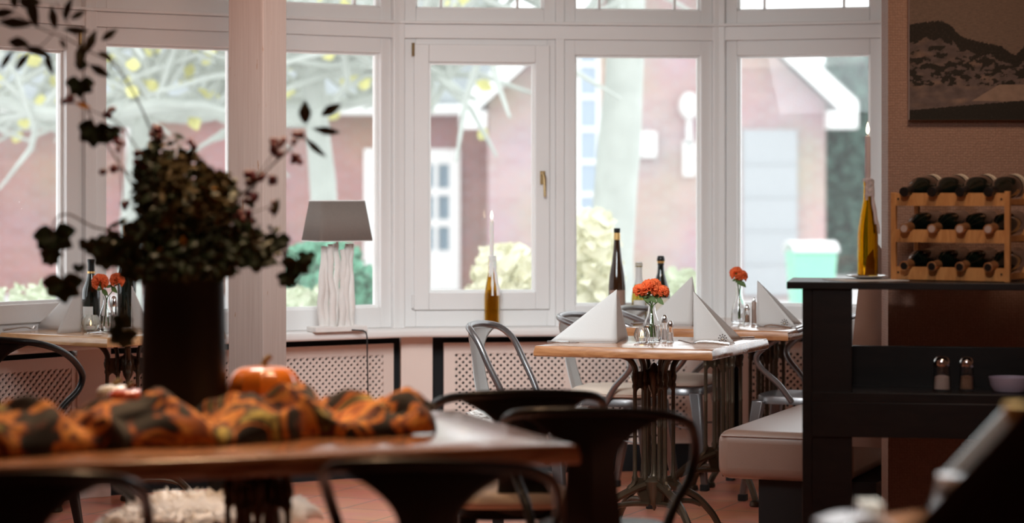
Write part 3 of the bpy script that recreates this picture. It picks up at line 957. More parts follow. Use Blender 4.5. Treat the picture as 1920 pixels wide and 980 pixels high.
gun = make_chair('dark glossy metal armchair at the left table, only its arm showing', M['black_metal'], True, .805, 'metal chairs at the window tables')
gun.location = (-1.985, 9.25, 0); gun.rotation_euler = (0, 0, PI-.25)
ga = make_chair('silver metal armchair with cushion, half hidden behind the centre table napkin', M['gun_metal'], True, .82, 'metal chairs at the window tables', M['galv'])
set_chair(ga, .47, 10.42, -20)
gb = copy_tree(ga); set_chair(gb, .76, 11.02, -22, 'silver metal armchair at the back table in front of the three bottles')
gc = copy_tree(ga); set_chair(gc, 1.30, 10.52, 158, 'metal armchair on the far side of the back table, one shiny arm beside the bench')
gs = make_chair('silver metal side chair draped with sheepskin, left of the centre table', M['gun_metal'], False, .84, 'metal chairs at the window tables', M['galv'])
set_chair(gs, .075, 9.36, -20)

def cushion(x, y, face, label, m_=None, hx=.185):
    r = empty('seat_cushion', (x, y, .466), math.radians(face)+PI/2, label, 'cushion', 'seat cushions')
    b = MB(); pts = super_pts(hx, hx, 40, 5)
    rings = [(.0, .004), (.90, .002), (.985, .010), (1.0, .020), (.985, .032), (.90, .043), (.5, .048), (.0, .050)]
    n = len(pts); vs = []; fs = []
    for (q, z) in rings:
        for (px_, py_) in pts:
            zz = z
            if z > .03: zz -= .010*max(0, math.cos(px_*q*48)*math.cos(py_*q*48))**2
            vs.append((px_*q, py_*q, zz))
    for i in range(len(rings)-1):
        for k in range(n): fs.append((i*n+k, i*n+(k+1) % n, (i+1)*n+(k+1) % n, (i+1)*n+k))
    b.add(vs, fs); b.build('cushion_body', m_ or M['cushion'], r)
    pp = MB(); pp.tube([(p[0]*1.0, p[1]*1.0, .021) for p in pts], .003, 6, closed=True); pp.build('piping', m_ or M['cushion'], r)
    return r
cushion(.47, 10.42, -20, 'cream seat cushion on the silver chair behind the centre table')
cushion(.76, 11.02, -22, 'cream seat cushion on the chair at the back table')
cushion(-.02, 6.86, 90, 'pale woven cushion low in the foreground between the two black chairs')

def sheepskin(x, y, face, label, hx, hy, n=2600, L=.055, droop=0., z=.468):
    r = empty('sheepskin', (x, y, z), math.radians(face)+PI/2, label, 'sheepskin', 'white sheepskin seat covers')
    rnd = random.Random(n)
    b = MB()
    def surf(u, v):
        x_, y_ = (2*u-1)*hx, (2*v-1)*hy
        zz = .018 + .006*math.sin(x_*40)*math.sin(y_*37)
        ex = max(0, abs(x_)-.17); ey = max(0, abs(y_)-.17)
        zz -= droop*min(.2, ex+ey)*1.2
        if droop:
            if abs(x_) > .17: x_ = math.copysign(.17+ex*.4, x_)
            if abs(y_) > .17: y_ = math.copysign(.17+ey*.4, y_)
        return Vector((x_, y_, zz))
    b.grid(surf, 16, 16)
    b.build('hide', M['fur'], r, solid=.012)
    f = MB()
    for k in range(n):
        u, v = rnd.random(), rnd.random()
        if rnd.random() < .35:
            if rnd.random() < .5: u = rnd.choice((0, 1))
            else: v = rnd.choice((0, 1))
        p = surf(u, v)
        d = Vector(((2*u-1)*1.0+rnd.uniform(-.5, .5), (2*v-1)*1.0+rnd.uniform(-.5, .5), rnd.uniform(.1, .9))).normalized()
        a = d.orthogonal().normalized()*.004
        q = p + d*L*.55 + Vector((rnd.uniform(-.006, .006), rnd.uniform(-.006, .006), 0)); t = p + d*L + Vector((0, 0, -.014))
        f.add([p-a, p+a, q+a*.7, q-a*.7, t], [(0, 1, 2, 3), (3, 2, 4)])
    tag(f.build('fleece', M['fur'], r), kind='stuff')
    return r
sheepskin(.075, 9.36, -20, 'white sheepskin on the seat of the side chair left of the centre table', .21, .25, 3600, .06, 1.)

# extra chair under the front table whose seat carries a big sheepskin
c5 = copy_tree(blk); c5['label'] = 'black metal chair with a sheepskin seat behind the long front table, mostly hidden'
c5.location = (-.845, 6.56, 0); c5.rotation_euler = (0, 0, -.2)
sheepskin(-.845, 6.56, 78, 'white sheepskin on the seat seen under the long front table', .30, .22, 4200, .06, .2)

# ------------------------------------------------------------------ tables
def pedestal_parts(r, ox, oy, rz, m_, top=.725):
    Mr = Matrix.Translation((ox, oy, 0)) @ Matrix.Rotation(rz, 4, 'Z')
    for k in range(4):
        a = PI/4 + k*PI/2
        R = Mr @ Matrix.Rotation(a, 4, 'Z')
        # one fin: two tubes with capitals, arch, bracket above and foot below
        f = MB()
        for rr in (.042, .088):
            prof = [(.0125, .22), (.0125, .235), (.0085, .245), (.0080, .43), (.0095, .435), (.0080, .44), (.0080, .585), (.0115, .592), (.0115, .600), (.0090, .606), (.0135, .622), (.0150, .634), (.0120, .642), (.0120, .652)]
            f.lathe(prof, 10, R @ Matrix.Translation((rr, 0, 0)))
        f.tube(smooth_path([R @ Vector(p) for p in ((.042, 0, .56), (.048, 0, .583), (.065, 0, .594), (.082, 0, .583), (.088, 0, .56))], 4), .006, 6)
        f.hexa([R @ Vector(p) for p in ((.04, -.005, .59), (.09, -.005, .59), (.09, .005, .59), (.04, .005, .59), (.04, -.005, .655), (.09, -.005, .655), (.09, .005, .655), (.04, .005, .655))])
        f.build('column_pair', m_, r)
        b = MB()
        b.tube(smooth_path([R @ Vector(p) for p in ((.085, 0, .645), (.090, 0, .675), (.115, 0, .705), (.165, 0, .722))], 5), [.012]*10 + [.010]*6, 8)
        b.tube(smooth_path([R @ Vector(p) for p in ((.045, 0, .645), (.048, 0, .69), (.065, 0, .722))], 5), .009, 8)
        b.build('bracket', m_, r)
        ft = MB()
        path = smooth_path([R @ Vector(p) for p in ((.030, 0, .205), (.10, 0, .185), (.19, 0, .145), (.265, 0, .075), (.30, 0, .022))], 6)
        ft.tube(path, [.017 - .003*(i/len(path)) for i in range(len(path))], 8)
        path = smooth_path([R @ Vector(p) for p in ((.030, 0, .125), (.10, 0, .130), (.17, 0, .125), (.215, 0, .110))], 5)
        ft.tube(path, .0105, 8)
        path = smooth_path([R @ Vector(p) for p in ((.088, 0, .225), (.098, 0, .205), (.112, 0, .195), (.118, 0, .182))], 4)
        ft.tube(path, .011, 8)
        ft.lathe([(.026, 0), (.030, .006), (.026, .022), (.016, .028)], 12, R @ Matrix.Translation((.305, 0, 0)))
        ft.build('foot', m_, r)
    c = MB()
    c.lathe([(.0, .095), (.004, .10), (.008, .115), (.022, .125), (.030, .15), (.045, .19), (.050, .215), (.040, .228), (.018, .236), (.012, .25), (.010, .30), (.009, .56), (.020, .58), (.026, .61), (.032, .635), (.030, .655), (.018, .67), (.012, .68), (0, .69)], 18, Mr)
    for k in range(4):
        a = PI/4 + k*PI/2
        R = Mr @ Matrix.Rotation(a, 4, 'Z')
        c.hexa([R @ Vector(p) for p in ((0, -.006, .12), (.06, -.006, .13), (.06, .006, .13), (0, .006, .12), (0, -.006, .225), (.10, -.006, .235), (.10, .006, .235), (0, .006, .225))])
        c.hexa([R @ Vector(p) for p in ((0, -.005, .60), (.06, -.005, .60), (.06, .005, .60), (0, .005, .60), (0, -.005, .67), (.06, -.005, .655), (.06, .005, .655), (0, .005, .67))])
    c.box(-.15, .15, -.02, .02, .719, .728, Mr); c.box(-.02, .02, -.15, .15, .719, .728, Mr)
    c.build('centre_casting', m_, r)

def table(label, N, e1, l1, e2, l2, m_, peds, group='wooden bistro tables', zt=.77, th=.042, bevel=.010):
    """N near corner, e1/e2 unit edge directions in plan"""
    N = Vector(N); e1 = Vector(e1).normalized(); e2 = Vector(e2).normalized()
    ctr = N + e1*l1/2 + e2*l2/2
    rz = math.atan2(-e1.y, -e1.x) if e1.x < 0 else math.atan2(e1.y, e1.x)
    r = empty('bistro_table', (ctr.x, ctr.y, 0), rz, label, 'table', group)
    c, s = math.cos(-rz), math.sin(-rz)
    def lc(p):
        d = p - ctr
        return Vector((d.x*c - d.y*s, d.x*s + d.y*c))
    cs = [N, N+e2*l2, N+e2*l2+e1*l1, N+e1*l1]
    base = [lc(p) for p in cs]
    rnd = random.Random(int(abs(N.x*1000)))
    t = MB(); vs = []; fs = []
    per = []
    for i in range(4):
        a, b = base[i], base[(i+1) % 4]
        nn = 14
        d = (b-a); nrm = Vector((d.y, -d.x)).normalized()
        for k in range(nn):
            q = a + d*(k/float(nn))
            wv = 0. if k == 0 else rnd.uniform(-.0015, .0015)
            per.append((q + nrm*wv, nrm))
    n = len(per)
    cen = Vector((0, 0))
    def ring(z, inset):
        for (q, nm) in per:
            qq = q - (q-cen).normalized()*inset
            vs.append((qq.x, qq.y, z))
    ring(zt-th, .006); ring(zt-th+.004, .001); ring(zt-th*.55, .001); ring(zt-.006, bevel*.7); ring(zt-.001, bevel); ring(zt, bevel+.003)
    for i in range(5):
        for k in range(n): fs.append((i*n+k, i*n+(k+1) % n, (i+1)*n+(k+1) % n, (i+1)*n+k))
    fs.append(list(range(n))[::-1]); fs.append([5*n+k for k in range(n)])
    t.add(vs, fs)
    t.build('tabletop', m_, r, ang=50)
    for p in peds:
        q = lc(Vector(p)); pedestal_parts(r, q.x, q.y, 0, M['cast_iron'])
    return r
e1 = Vector((-.68, .23)).normalized(); e2 = Vector((.393, .919)).normalized()
table('square wooden bistro table in the centre with orange carnations and two napkins', (.763, 8.93), e1, .718, e2, .735, M['table_wood'], [(.5685, 9.385)])
ef1 = Vector((-.709, .29)).normalized(); ef2 = Vector((.378, .926)).normalized()
table('wooden bistro table at the back by the window, partly behind the centre table', (1.188, 10.09), ef1, .766, ef2, .95, M['table_wood'], [(.945, 10.50), (1.195, 11.0)])
el1 = Vector((-.82, .57)).normalized(); el2 = Vector((.60, .80)).normalized()
table('light wooden bistro table at the left with two napkins and a bottle', (-1.665, 9.65), el1, .64, el2, .70, M['table_wood_light'], [(-1.655, 10.11)])
eg1 = Vector((-.945, -.327)); eg2 = Vector((-.327, .945))
table('long wooden table in the blurred foreground with pot of branches and pumpkins', (.165, 5.60), eg1, 1.75, eg2, .95, M['table_wood'], [(-.635, 5.86)], th=.045)

# ------------------------------------------------------------------ table things
def sun_emblem(parent, c, ex, ez, R=.011):
    """little smiling sun print; ex, ez = in-plane axes"""
    ex = Vector(ex).normalized(); ez = Vector(ez).normalized(); nz = ex.cross(ez)
    m = MB()
    for k in range(9):
        a = 2*PI*k/9 + .2
        d = ex*math.cos(a) + ez*math.sin(a); s_ = nz.cross(d)
        p0 = c + d*R*1.05; p1 = c + d*R*1.6
        m.add([p0 - s_*R*.13 , p0 + s_*R*.13, p1 + s_*R*.17, p1 - s_*R*.17], [(0, 1, 2, 3)])
    m.cur = 0
    for k in range(20):
        a0, a1 = 2*PI*k/20, 2*PI*(k+1)/20
        q = [c+(ex*math.cos(a0)+ez*math.sin(a0))*R*.72, c+(ex*math.cos(a1)+ez*math.sin(a1))*R*.72, c+(ex*math.cos(a1)+ez*math.sin(a1))*R*.5, c+(ex*math.cos(a0)+ez*math.sin(a0))*R*.5]
        m.add(q, [(0, 1, 2, 3)])
    m.cur = 1
    for k in range(9):
        a0 = PI*1.05 + PI*.8*k/9; a1 = PI*1.05 + PI*.8*(k+1)/9
        q = [c+(ex*math.cos(a0)+ez*math.sin(a0))*R*.40, c+(ex*math.cos(a1)+ez*math.sin(a1))*R*.40, c+(ex*math.cos(a1)+ez*math.sin(a1))*R*.22, c+(ex*math.cos(a0)+ez*math.sin(a0))*R*.22]
        m.add(q, [(0, 1, 2, 3)])
    o = m.build('sun_emblem', [M['ink'], M['gold_ink']], parent, smooth=False)
    o['label'] = 'small printed sun emblem'

def napkin(spine, ztab, h, ends, label, emblem=None, cone=False, lean=(0, 0)):
    """standing folded napkin. spine = foot of the vertical crease, ends = two base points"""
    S0 = Vector((spine[0], spine[1], ztab+.001)); A = S0 + Vector((lean[0], lean[1], h))
    r = empty('folded_napkin', (S0.x, S0.y, ztab), 0, label, 'napkin', 'white napkins folded into sails')
    m = MB(); o0 = Vector((S0.x, S0.y, ztab))
    for idx, e in enumerate(ends):
        E = Vector((e[0], e[1], ztab+.001))
        dirv = (E-S0); nrm = Vector((-dirv.y, dirv.x, 0)).normalized()
        for lay in (0, 1):
            off = nrm*(.0035*lay) + Vector((0, 0, 0))
            sh = 1 - .06*lay
            def fn(u, v, E=E, off=off, sh=sh, nrm=nrm):
                b = S0.lerp(E, u*sh if lay == 0 else min(1, u*1.03))
                bulge = nrm*(.008*math.sin(PI*u))*(1-v)
                p = b.lerp(A, v) + bulge + off*(1-v)
                return p - o0
            m.grid(fn, 8, 10)
    m.build('napkin_cloth', M['napkin'], r, solid=.0016)
    if emblem:
        e, t, v, side = emblem
        E = Vector((ends[e][0], ends[e][1], ztab+.001)); dirv = (E-S0).normalized(); nrm = Vector((-dirv.y, dirv.x, 0)).normalized()
        if nrm.y > 0: nrm = -nrm
        c = S0.lerp(E, t).lerp(A, v) + nrm*.0115
        sun_emblem(r, c - o0, dirv, Vector((0, 0, 1)), side*1.1)
    return r
ZT0 = .77
def on(px, py, z=ZT0):
    """plan position of the point seen at px,py on a plane at height z"""
    Y = (HC - z)*F/(py-HY)
    return Vector(((px-960)/F*Y, Y))
napkin(on(1156, 643), ZT0, .212, [on(1030, 641), on(1178, 634)], 'white sail napkin at the left of the centre table')
napkin(on(1302, 643), ZT0, .205, [on(1378, 645), on(1392, 636)], 'white sail napkin with sun print at the right of the centre table', (0, .80, .10, .0105), lean=(-.004, 0))
napkin(on(1298, 611), ZT0, .222, [on(1205, 609), on(1312, 603)], 'white sail napkin on the back table, left of the carnations glass')
napkin(on(1420, 612), ZT0, .205, [on(1494, 615), on(1505, 608)], 'white sail napkin with sun print at the right end of the back table', (0, .80, .10, .0105))
napkin(on(151, 622), ZT0, .215, [on(68, 615), on(106, 625)], 'white napkin folded in two cones on the left table')
napkin(on(247, 618), ZT0, .19, [on(285, 622), on(262, 613)], 'white sail napkin on the left table, half hidden by the zinc pot')

def cutlery(kind, a, b, label, z=ZT0, m_=None):
    a = Vector((a[0], a[1], z)); b = Vector((b[0], b[1], z)); d = (b-a); L = d.length
    rz = math.atan2(d.y, d.x)
    r = empty(kind, (a.x, a.y, z), rz, label, kind, 'cutlery laid on the tables')
    if kind == 'knife':
        m = MB(); m.hexa([(0, -.006, .002), (.09, -.007, .002), (.09, .007, .002), (0, .006, .002), (0, -.006, .010), (.09, -.007, .010), (.09, .007, .010), (0, .006, .010)]); m.build('knife_handle', M['steel'], r, bevel=.002)
        m = MB(); m.prism([(.085, -.006), (L*.9, -.008), (L, .002), (L*.92, .008), (.085, .007)], .003, .0055); m.build('blade', M['steel'], r)
    else:
        m = MB(); m.tube(smooth_path([(0, 0, .006), (.06, 0, .012), (.11, 0, .014), (.14, 0, .007)], 4), [.006, .0055, .005, .005, .0045, .004, .004, .004, .0035, .0035, .0035, .004, .004], 8); m.build('fork_handle', M['steel'], r)
        m = MB()
        for k in range(4):
            y = -.009+.006*k
            m.tube([(.135, y*.4, .006), (.155, y, .005), (L, y, .016)], .0016, 5)
        m.build('tines', M['steel'], r)
    return r
cutlery('knife', on(1026, 643), on(1086, 643.7), 'knife left of the sail napkin at the left edge of the centre table')
cutlery('fork', on(1368, 647), on(1272, 645), 'fork at the front of the centre table by the printed napkin')
cutlery('knife', on(1376, 636), on(1414, 635.2), 'knife at the far right corner of the centre table')
cutlery('fork', on(1484, 616), on(1412, 613), 'fork in front of the printed napkin on the back table')
cutlery('knife', on(1183, 608), on(1225, 609), 'knife on the left corner of the back table')
cutlery('fork', on(6, 621), on(66, 618), 'fork at the left end of the left table')
cutlery('knife', on(165, 627), on(208, 623), 'knife beside the tealight glass on the left table')

def carnation_glass(x, y, label_v, label_f, heads, h=.165, z=ZT0, bottle=True):
    """clear bottle vase; heads = list of (dx, dy, z above table, radius)"""
    r = empty('glass_vase', (x, y, z), 0, label_v, 'vase', 'small glass vases of carnations')
    g = MB()
    prof = [(.0, .002), (.034, .002), (.037, .012), (.036, .05), (.028, .085), (.017, .115), (.014, .14), (.016, h)]
    inner = [(q[0]-.0022 if q[0] > .003 else 0, q[1]+(.006 if i < 2 else 0)) for i, q in enumerate(prof)]
    g.lathe(prof + inner[::-1], 24, cap=False)
    g.build('vase_glass', M['glass'], r)
    wt = MB(); wt.lathe([(0, .009), (.031, .009), (.0335, .02), (.0325, .05), (.031, .066), (0, .066)], 20); wt.build('vase_water', M['water'], r)
    for i, (dx, dy, zz, rad, lab) in enumerate(heads):
        f = empty('carnation', (x, y, z+.01), 0, lab, 'flower', label_f)
        st = MB(); st.tube(smooth_path([(-dx*.2, 0, .01), (0, 0, .12), (dx*.5, dy*.5, .12+(zz-.13)*.5), (dx, dy, zz-.01)], 5), .0025, 6)
        st.leaf((dx*.55+.008, dy*.5-.006, zz-rad*.9-.01), (.6, -.3, -.6), (0, -1, .2), .045, .022)
        st.leaf((dx*.55-.012, dy*.5-.004, zz-rad*.8), (-.7, -.2, -.3), (0, -1, .2), .03, .014)
        st.build('flower_stem', M['green_stem'], f)
        cx = MB(); cx.lathe([(0, -.022), (.006, -.018), (.009, -.004), (.014, .004)], 10, Matrix.Translation((dx, dy, zz))); cx.build('calyx', M['green_stem'], f)
        p = MB(); rnd = random.Random(int((x+dx)*10000)+i)
        for k in range(80):
            th = math.acos(1-1.45*rnd.random()); ph = rnd.uniform(0, 2*PI)
            d = Vector((math.sin(th)*math.cos(ph), math.sin(th)*math.sin(ph), math.cos(th)))
            a = d.orthogonal().normalized(); b = d.cross(a)
            rot = rnd.uniform(0, 2*PI); a2 = a*math.cos(rot)+b*math.sin(rot); b2 = d.cross(a2)
            base = Vector((dx, dy, zz)); wdt = rad*rnd.uniform(.45, .7)
            def fn(u, v, base=base, d=d, a2=a2, b2=b2, wdt=wdt, k=k):
                s_ = 2*u-1
                ruf = .10*math.sin(u*22+k)*v*v
                return base + d*(rad*(.15+.85*v - .15*s_*s_)) + a2*(s_*wdt*v) + b2*(rad*(ruf+.25*v*v*s_))
            p.grid(fn, 8, 3)
        p.build('petals', M['orange_petal'], f, solid=.0006)
pv = on(1222, 641)
carnation_glass(pv.x, pv.y, 'clear glass bottle vase on the centre table behind the tealight', 'orange carnations on the centre table',
    [(-.010, -.01, .205, .036, 'orange carnation, largest and central in the centre table vase'), (-.048, .005, .195, .027, 'orange carnation at the left of the centre table vase'),
     (.043, .0, .190, .027, 'orange carnation at the right of the centre table vase'), (.012, .02, .215, .028, 'orange carnation at the top back of the centre table vase')])
pv = on(1386, 606)
carnation_glass(pv.x, pv.y, 'clear glass bottle vase on the back table', 'orange carnations on the back table',
    [(-.012, 0, .215, .032, 'single full orange carnation in the back table vase, left half'), (.012, .0, .205, .027, 'orange carnation leaning right in the back table vase')])
pv = on(200, 620)
carnation_glass(pv.x, pv.y, 'clear glass bottle vase on the left table', 'orange carnations on the left table',
    [(-.028, 0, .200, .036, 'orange carnation at the left of the left table vase'), (.045, .0, .208, .032, 'orange carnation at the right of the left table vase')], h=.15)

def tealight(x, y, label, s=1., dark=False):
    r = empty('tealight_glass', (x, y, ZT0), .2, label, 'candle holder', 'glass tealight holders')
    g = MB()
    n = 10; seg = 60
    prof = [(.020, .002), (.026, .008), (.0335, .026), (.034, .038), (.028, .056), (.024, .062)]
    vs = []; fs = []
    for (q, z) in prof:
        for k in range(seg):
            a = 2*PI*k/seg; rr = q*(1-.07*abs(math.sin(a*n/2)))
            vs.append((rr*s*math.cos(a), rr*s*math.sin(a), z*s))
    for (q, z) in reversed(prof):
        for k in range(seg):
            a = 2*PI*k/seg; rr = q - .0045
            vs.append((rr*s*math.cos(a), rr*s*math.sin(a), max(z, .009)*s))
    m = len(prof)*2
    for i in range(m-1):
        for k in range(seg): fs.append((i*seg+k, i*seg+(k+1) % seg, (i+1)*seg+(k+1) % seg, (i+1)*seg+k))
    fs.append(list(range(seg))[::-1]); fs.append([(m-1)*seg+k for k in range(seg)])
    g.add(vs, fs); g.build('holder_glass', M['glass'] if not dark else M['thin_glass'], r)
    c = MB(); c.lathe([(0, .0105), (.0165, .0105), (.0165, .024), (0, .024)], 20); c.build('tealight_candle', M['wax'], r)
    f = MB(); f.lathe([(0, .026), (.003, .030), (.0042, .036), (.002, .044), (0, .050)], 10); f.build('candle_flame', M['flame'], r)
tp = on(1204, 643.5); tealight(tp.x, tp.y, 'faceted glass tealight holder with a lit candle on the centre table')
tp = on(170, 621.5); tealight(tp.x, tp.y, 'round glass tealight holder with a lit candle on the left table', 1.15, True)

def shaker(x, y, z, label, h=.10, r0=.018, fill=None, sc=1.):
    r = empty('shaker', (x, y, z), 0, label, 'shaker', 'salt and pepper shakers')
    g = MB()
    prof = [(0, .001), (r0, .001), (r0*1.02, .004), (r0*.78, h*.72)]
    g.lathe(prof + [(r0*.78-.0025, h*.72), (r0*.9-.0025, .006), (0, .006)], 20, cap=False); g.build('shaker_glass', M['glass'], r)
    c = MB(); c.lathe([(r0*.80, h*.70), (r0*.86, h*.72), (r0*.86, h*.86), (r0*.6, h*.97), (r0*.3, h), (0, h)], 20); c.build('shaker_cap', M['chrome'], r)
    if fill:
        s = MB(); s.lathe([(0, .008), (r0*.88-.003, .008), (r0*.84-.0035, h*.42), (r0*.3, h*.47), (0, h*.46)], 18); s.build('shaker_filling', fill, r)
tp = on(1246, 640); shaker(tp.x, tp.y, ZT0, 'slim glass salt shaker beside the vase on the centre table', .108, .014, M['salt'])
tp = on(1257, 642); shaker(tp.x, tp.y, ZT0, 'second slim glass shaker at the right of the centre table shakers', .088, .014, M['salt'])
tp = on(1401, 607); shaker(tp.x, tp.y, ZT0, 'glass shaker right of the back table vase', .09, .015, M['pepper'])
tp = on(214, 620); shaker(tp.x, tp.y, ZT0, 'tall glass shaker on the left table by the carnations', .15, .018, M['salt'])
tp = on(1414, 606)
r = empty('pepper_grinder', (tp.x, tp.y, ZT0), 0, 'slim brown pepper grinder on the back table beside the napkin', 'pepper grinder')
g = MB(); g.lathe([(0, 0), (.012, 0), (.012, .006), (.0105, .05), (.0115, .095), (.009, .1), (0, .1)], 16); g.build('grinder_body', M['leather'], r)
g = MB(); g.lathe([(.009, .101), (.009, .112), (.004, .12), (0, .121)], 14); g.build('grinder_knob', M['chrome'], r)

# wine bottles
def bottle_prof(H, R, kind):
    if kind == 'flute':   # tall slender
        return [(0, .002), (R*.85, .002), (R, .012), (R, H*.42), (R*.9, H*.52), (R*.62, H*.66), (R*.45, H*.78), (.0145, H*.88), (.0135, H*.96), (.015, H*.965), (.015, H)]
    if kind == 'sekt':
        return [(0, .002), (R*.85, .002), (R, .012), (R, H*.45), (R*.92, H*.53), (R*.62, H*.66), (R*.40, H*.76), (.0150, H*.86), (.0150, H*.92), (.018, H*.93), (.018, H*.97), (.014, H)]
    return [(0, .002), (R*.85, .002), (R, .012), (R, H*.52), (R*.93, H*.58), (R*.65, H*.68), (R*.42, H*.76), (.0145, H*.84), (.0140, H*.96), (.016, H*.965), (.016, H)]

def bottle(name, x, y, z, H, R, kind, glass, label, cap=None, cap_from=.86, lab=None, cat='bottle', group=None, ring=None):
    r = empty(name, (x, y, z), 0, label, cat, group)
    pr = bottle_prof(H, R, kind)
    b = MB(); b.lathe(pr, 28); b.build('bottle_glass', glass, r)
    if cap:
        def rad(zz):
            for a, c in zip(pr, pr[1:]):
                if a[1] <= zz <= c[1] and c[1] > a[1]: return a[0]+(c[0]-a[0])*(zz-a[1])/(c[1]-a[1])
            return pr[-1][0]
        zs = [H*cap_from + (H-H*cap_from)*k/8. for k in range(9)]
        c = MB(); c.lathe([(rad(q)+.0008, q) for q in zs] + [(rad(H)*.9, H+.0012), (0, H+.0015)], 24, cap=False); c.build('capsule', cap, r)
        if ring:
            q0, q1, mm = ring
            c = MB(); c.lathe([(rad(H*q0)+.0016, H*q0), (rad(H*q1)+.0016, H*q1)], 24, cap=False); c.build('capsule_band', mm, r)
    if lab:
        q0, q1, mm, a0, a1 = lab
        l = MB(); l.grid(lambda u, v: ((R+.0012)*math.cos(a0+(a1-a0)*u), (R+.0012)*math.sin(a0+(a1-a0)*u), H*(q0+(q1-q0)*v)), 16, 2); l.build('bottle_label', mm, r)
    return r
SZ = .715
b1 = P(1157, 0, 11.30); bottle('wine_bottle', b1.x, b1.y, SZ, .478, .041, 'flute', M['brown_glass'], 'tall slender dark wine bottle on the sill, leftmost of the three', M['black_cap'], .93, (.12, .38, M['leather'], -2.6, -.5), group='bottles on the window sill', ring=(.885, .955, M['gold_cap']))
b1 = P(1198, 0, 11.32); bottle('wine_bottle', b1.x, b1.y, SZ, .315, .036, 'sekt', M['olive_glass'], 'pale olive sparkling wine bottle with white foil between two dark bottles', M['white_label'], .66, (.10, .42, M['white_label'], -2.4, -.7), group='bottles on the window sill')
b1 = P(1239, 0, 11.30); bottle('wine_bottle', b1.x, b1.y, SZ, .345, .045, 'sekt', M['dark_glass'], 'dark green sparkling wine bottle behind the centre carnations', M['black_cap'], .87, (.12, .42, M['label'], -2.4, -.7), group='bottles on the window sill', ring=(.90, .93, M['gold_cap']))
tp = on(171, 617); bottle('wine_bottle', tp.x, tp.y, ZT0, .305, .039, 'burg', M['dark_glass'], 'dark wine bottle with pale label on the left table', M['black_cap'], .80, (.08, .33, M['white_label'], -2.5, -1.2), group='bottles on the left table', ring=(.80, .83, M['gold_cap']))
tp = on(238, 613); bottle('wine_bottle', tp.x, tp.y, ZT0, .45, .041, 'flute', M['dark_glass'], 'tall dark bottle with copper neck on the left table behind the pot', M['copper_cap'], .86, None, group='bottles on the left table')

def candle_bottle(x, y, z, H, label_b, label_c, ch, label_p, wax, pr=.048, drips=True):
    r = empty('saucer', (x, y, z), 0, label_p, 'plate', 'saucers under the candle bottles')
    m = MB(); m.lathe([(0, .001), (pr*.6, .001), (pr*1.0, .007), (pr*1.32, .011), (pr*1.33, .0125), (pr*.9, .0095), (pr*.6, .0055), (0, .0055)], 36, cap=False); m.build('plate_body', M['ceramic'], r)
    z += .006
    R = .0355
    r = empty('candle_bottle', (x, y, z), .4, label_b, 'bottle', 'amber bottles used as candle holders')
    pr_ = [(0, .001), (R*.9, .001), (R, .010), (R, H*.42), (R*.93, H*.52), (R*.68, H*.67), (R*.47, H*.79), (.0155, H*.87), (.0140, H*.95), (.0155, H*.965), (.0155, H)]
    inn = [(max(0, q[0]-.003) if q[0] > 0 else 0, q[1]+(.006 if i < 2 else 0)) for i, q in enumerate(pr_)]
    b = MB(); b.lathe(pr_ + inn[::-1], 28, cap=False); b.build('bottle_glass', M['amber'], r)
    # wax runs down one side
    wx = MB(); rnd = random.Random(int(x*1000))
    def rad(zz):
        for a, c in zip(pr_, pr_[1:]):
            if a[1] <= zz <= c[1] and c[1] > a[1]: return a[0]+(c[0]-a[0])*(zz-a[1])/(c[1]-a[1])
        return pr_[-1][0]
    for k in range(7):
        a = -2.35 + k*.42 + rnd.uniform(-.1, .1)
        zend = H*rnd.choice((.45, .55, .72, .80, .84))
        pts = []; rr = []
        for i in range(12):
            t = i/11.; zz = H + .004 - (H+.004-zend)*t
            q = rad(min(zz, H)) + .0015
            pts.append((q*math.cos(a), q*math.sin(a), zz)); rr.append(.0058 + .0014*math.sin(i*1.7+k))
        rr[-1] = .0055
        wx.tube(pts, rr, 7)
    wx.lathe([(.0, H-.002), (.018, H-.001), (.0175, H+.006), (.010, H+.009)], 16)
    wx.build('wax_drips', wax, r)
    r = empty('taper_candle', (x, y, z+H+.002), 0, label_c, 'candle', 'lit taper candles')
    c = MB(); c.lathe([(0, -.002), (.0098, .0), (.0105, .02), (.0100, ch-.012), (.0085, ch-.003), (.004, ch), (0, ch-.001)], 18); c.build('candle_wax', wax, r)
    c = MB(); c.tube([(0, 0, ch-.002), (.0005, 0, ch+.008)], .0009, 6); c.build('candle_wick', M['wick'], r)
    f = MB(); f.lathe([(0, ch+.004), (.0035, ch+.009), (.0055, ch+.017), (.0048, ch+.026), (.0025, ch+.037), (0, ch+.046)], 14); f.build('candle_flame', M['flame_core'], r)
pb = P(922, 0, 11.27)
candle_bottle(pb.x, pb.y, SZ, .335, 'amber wine bottle with wax drips on the window sill', 'white lit taper candle in the bottle on the window sill', .175, 'white saucer under the bottle on the window sill', M['wax'], .050)

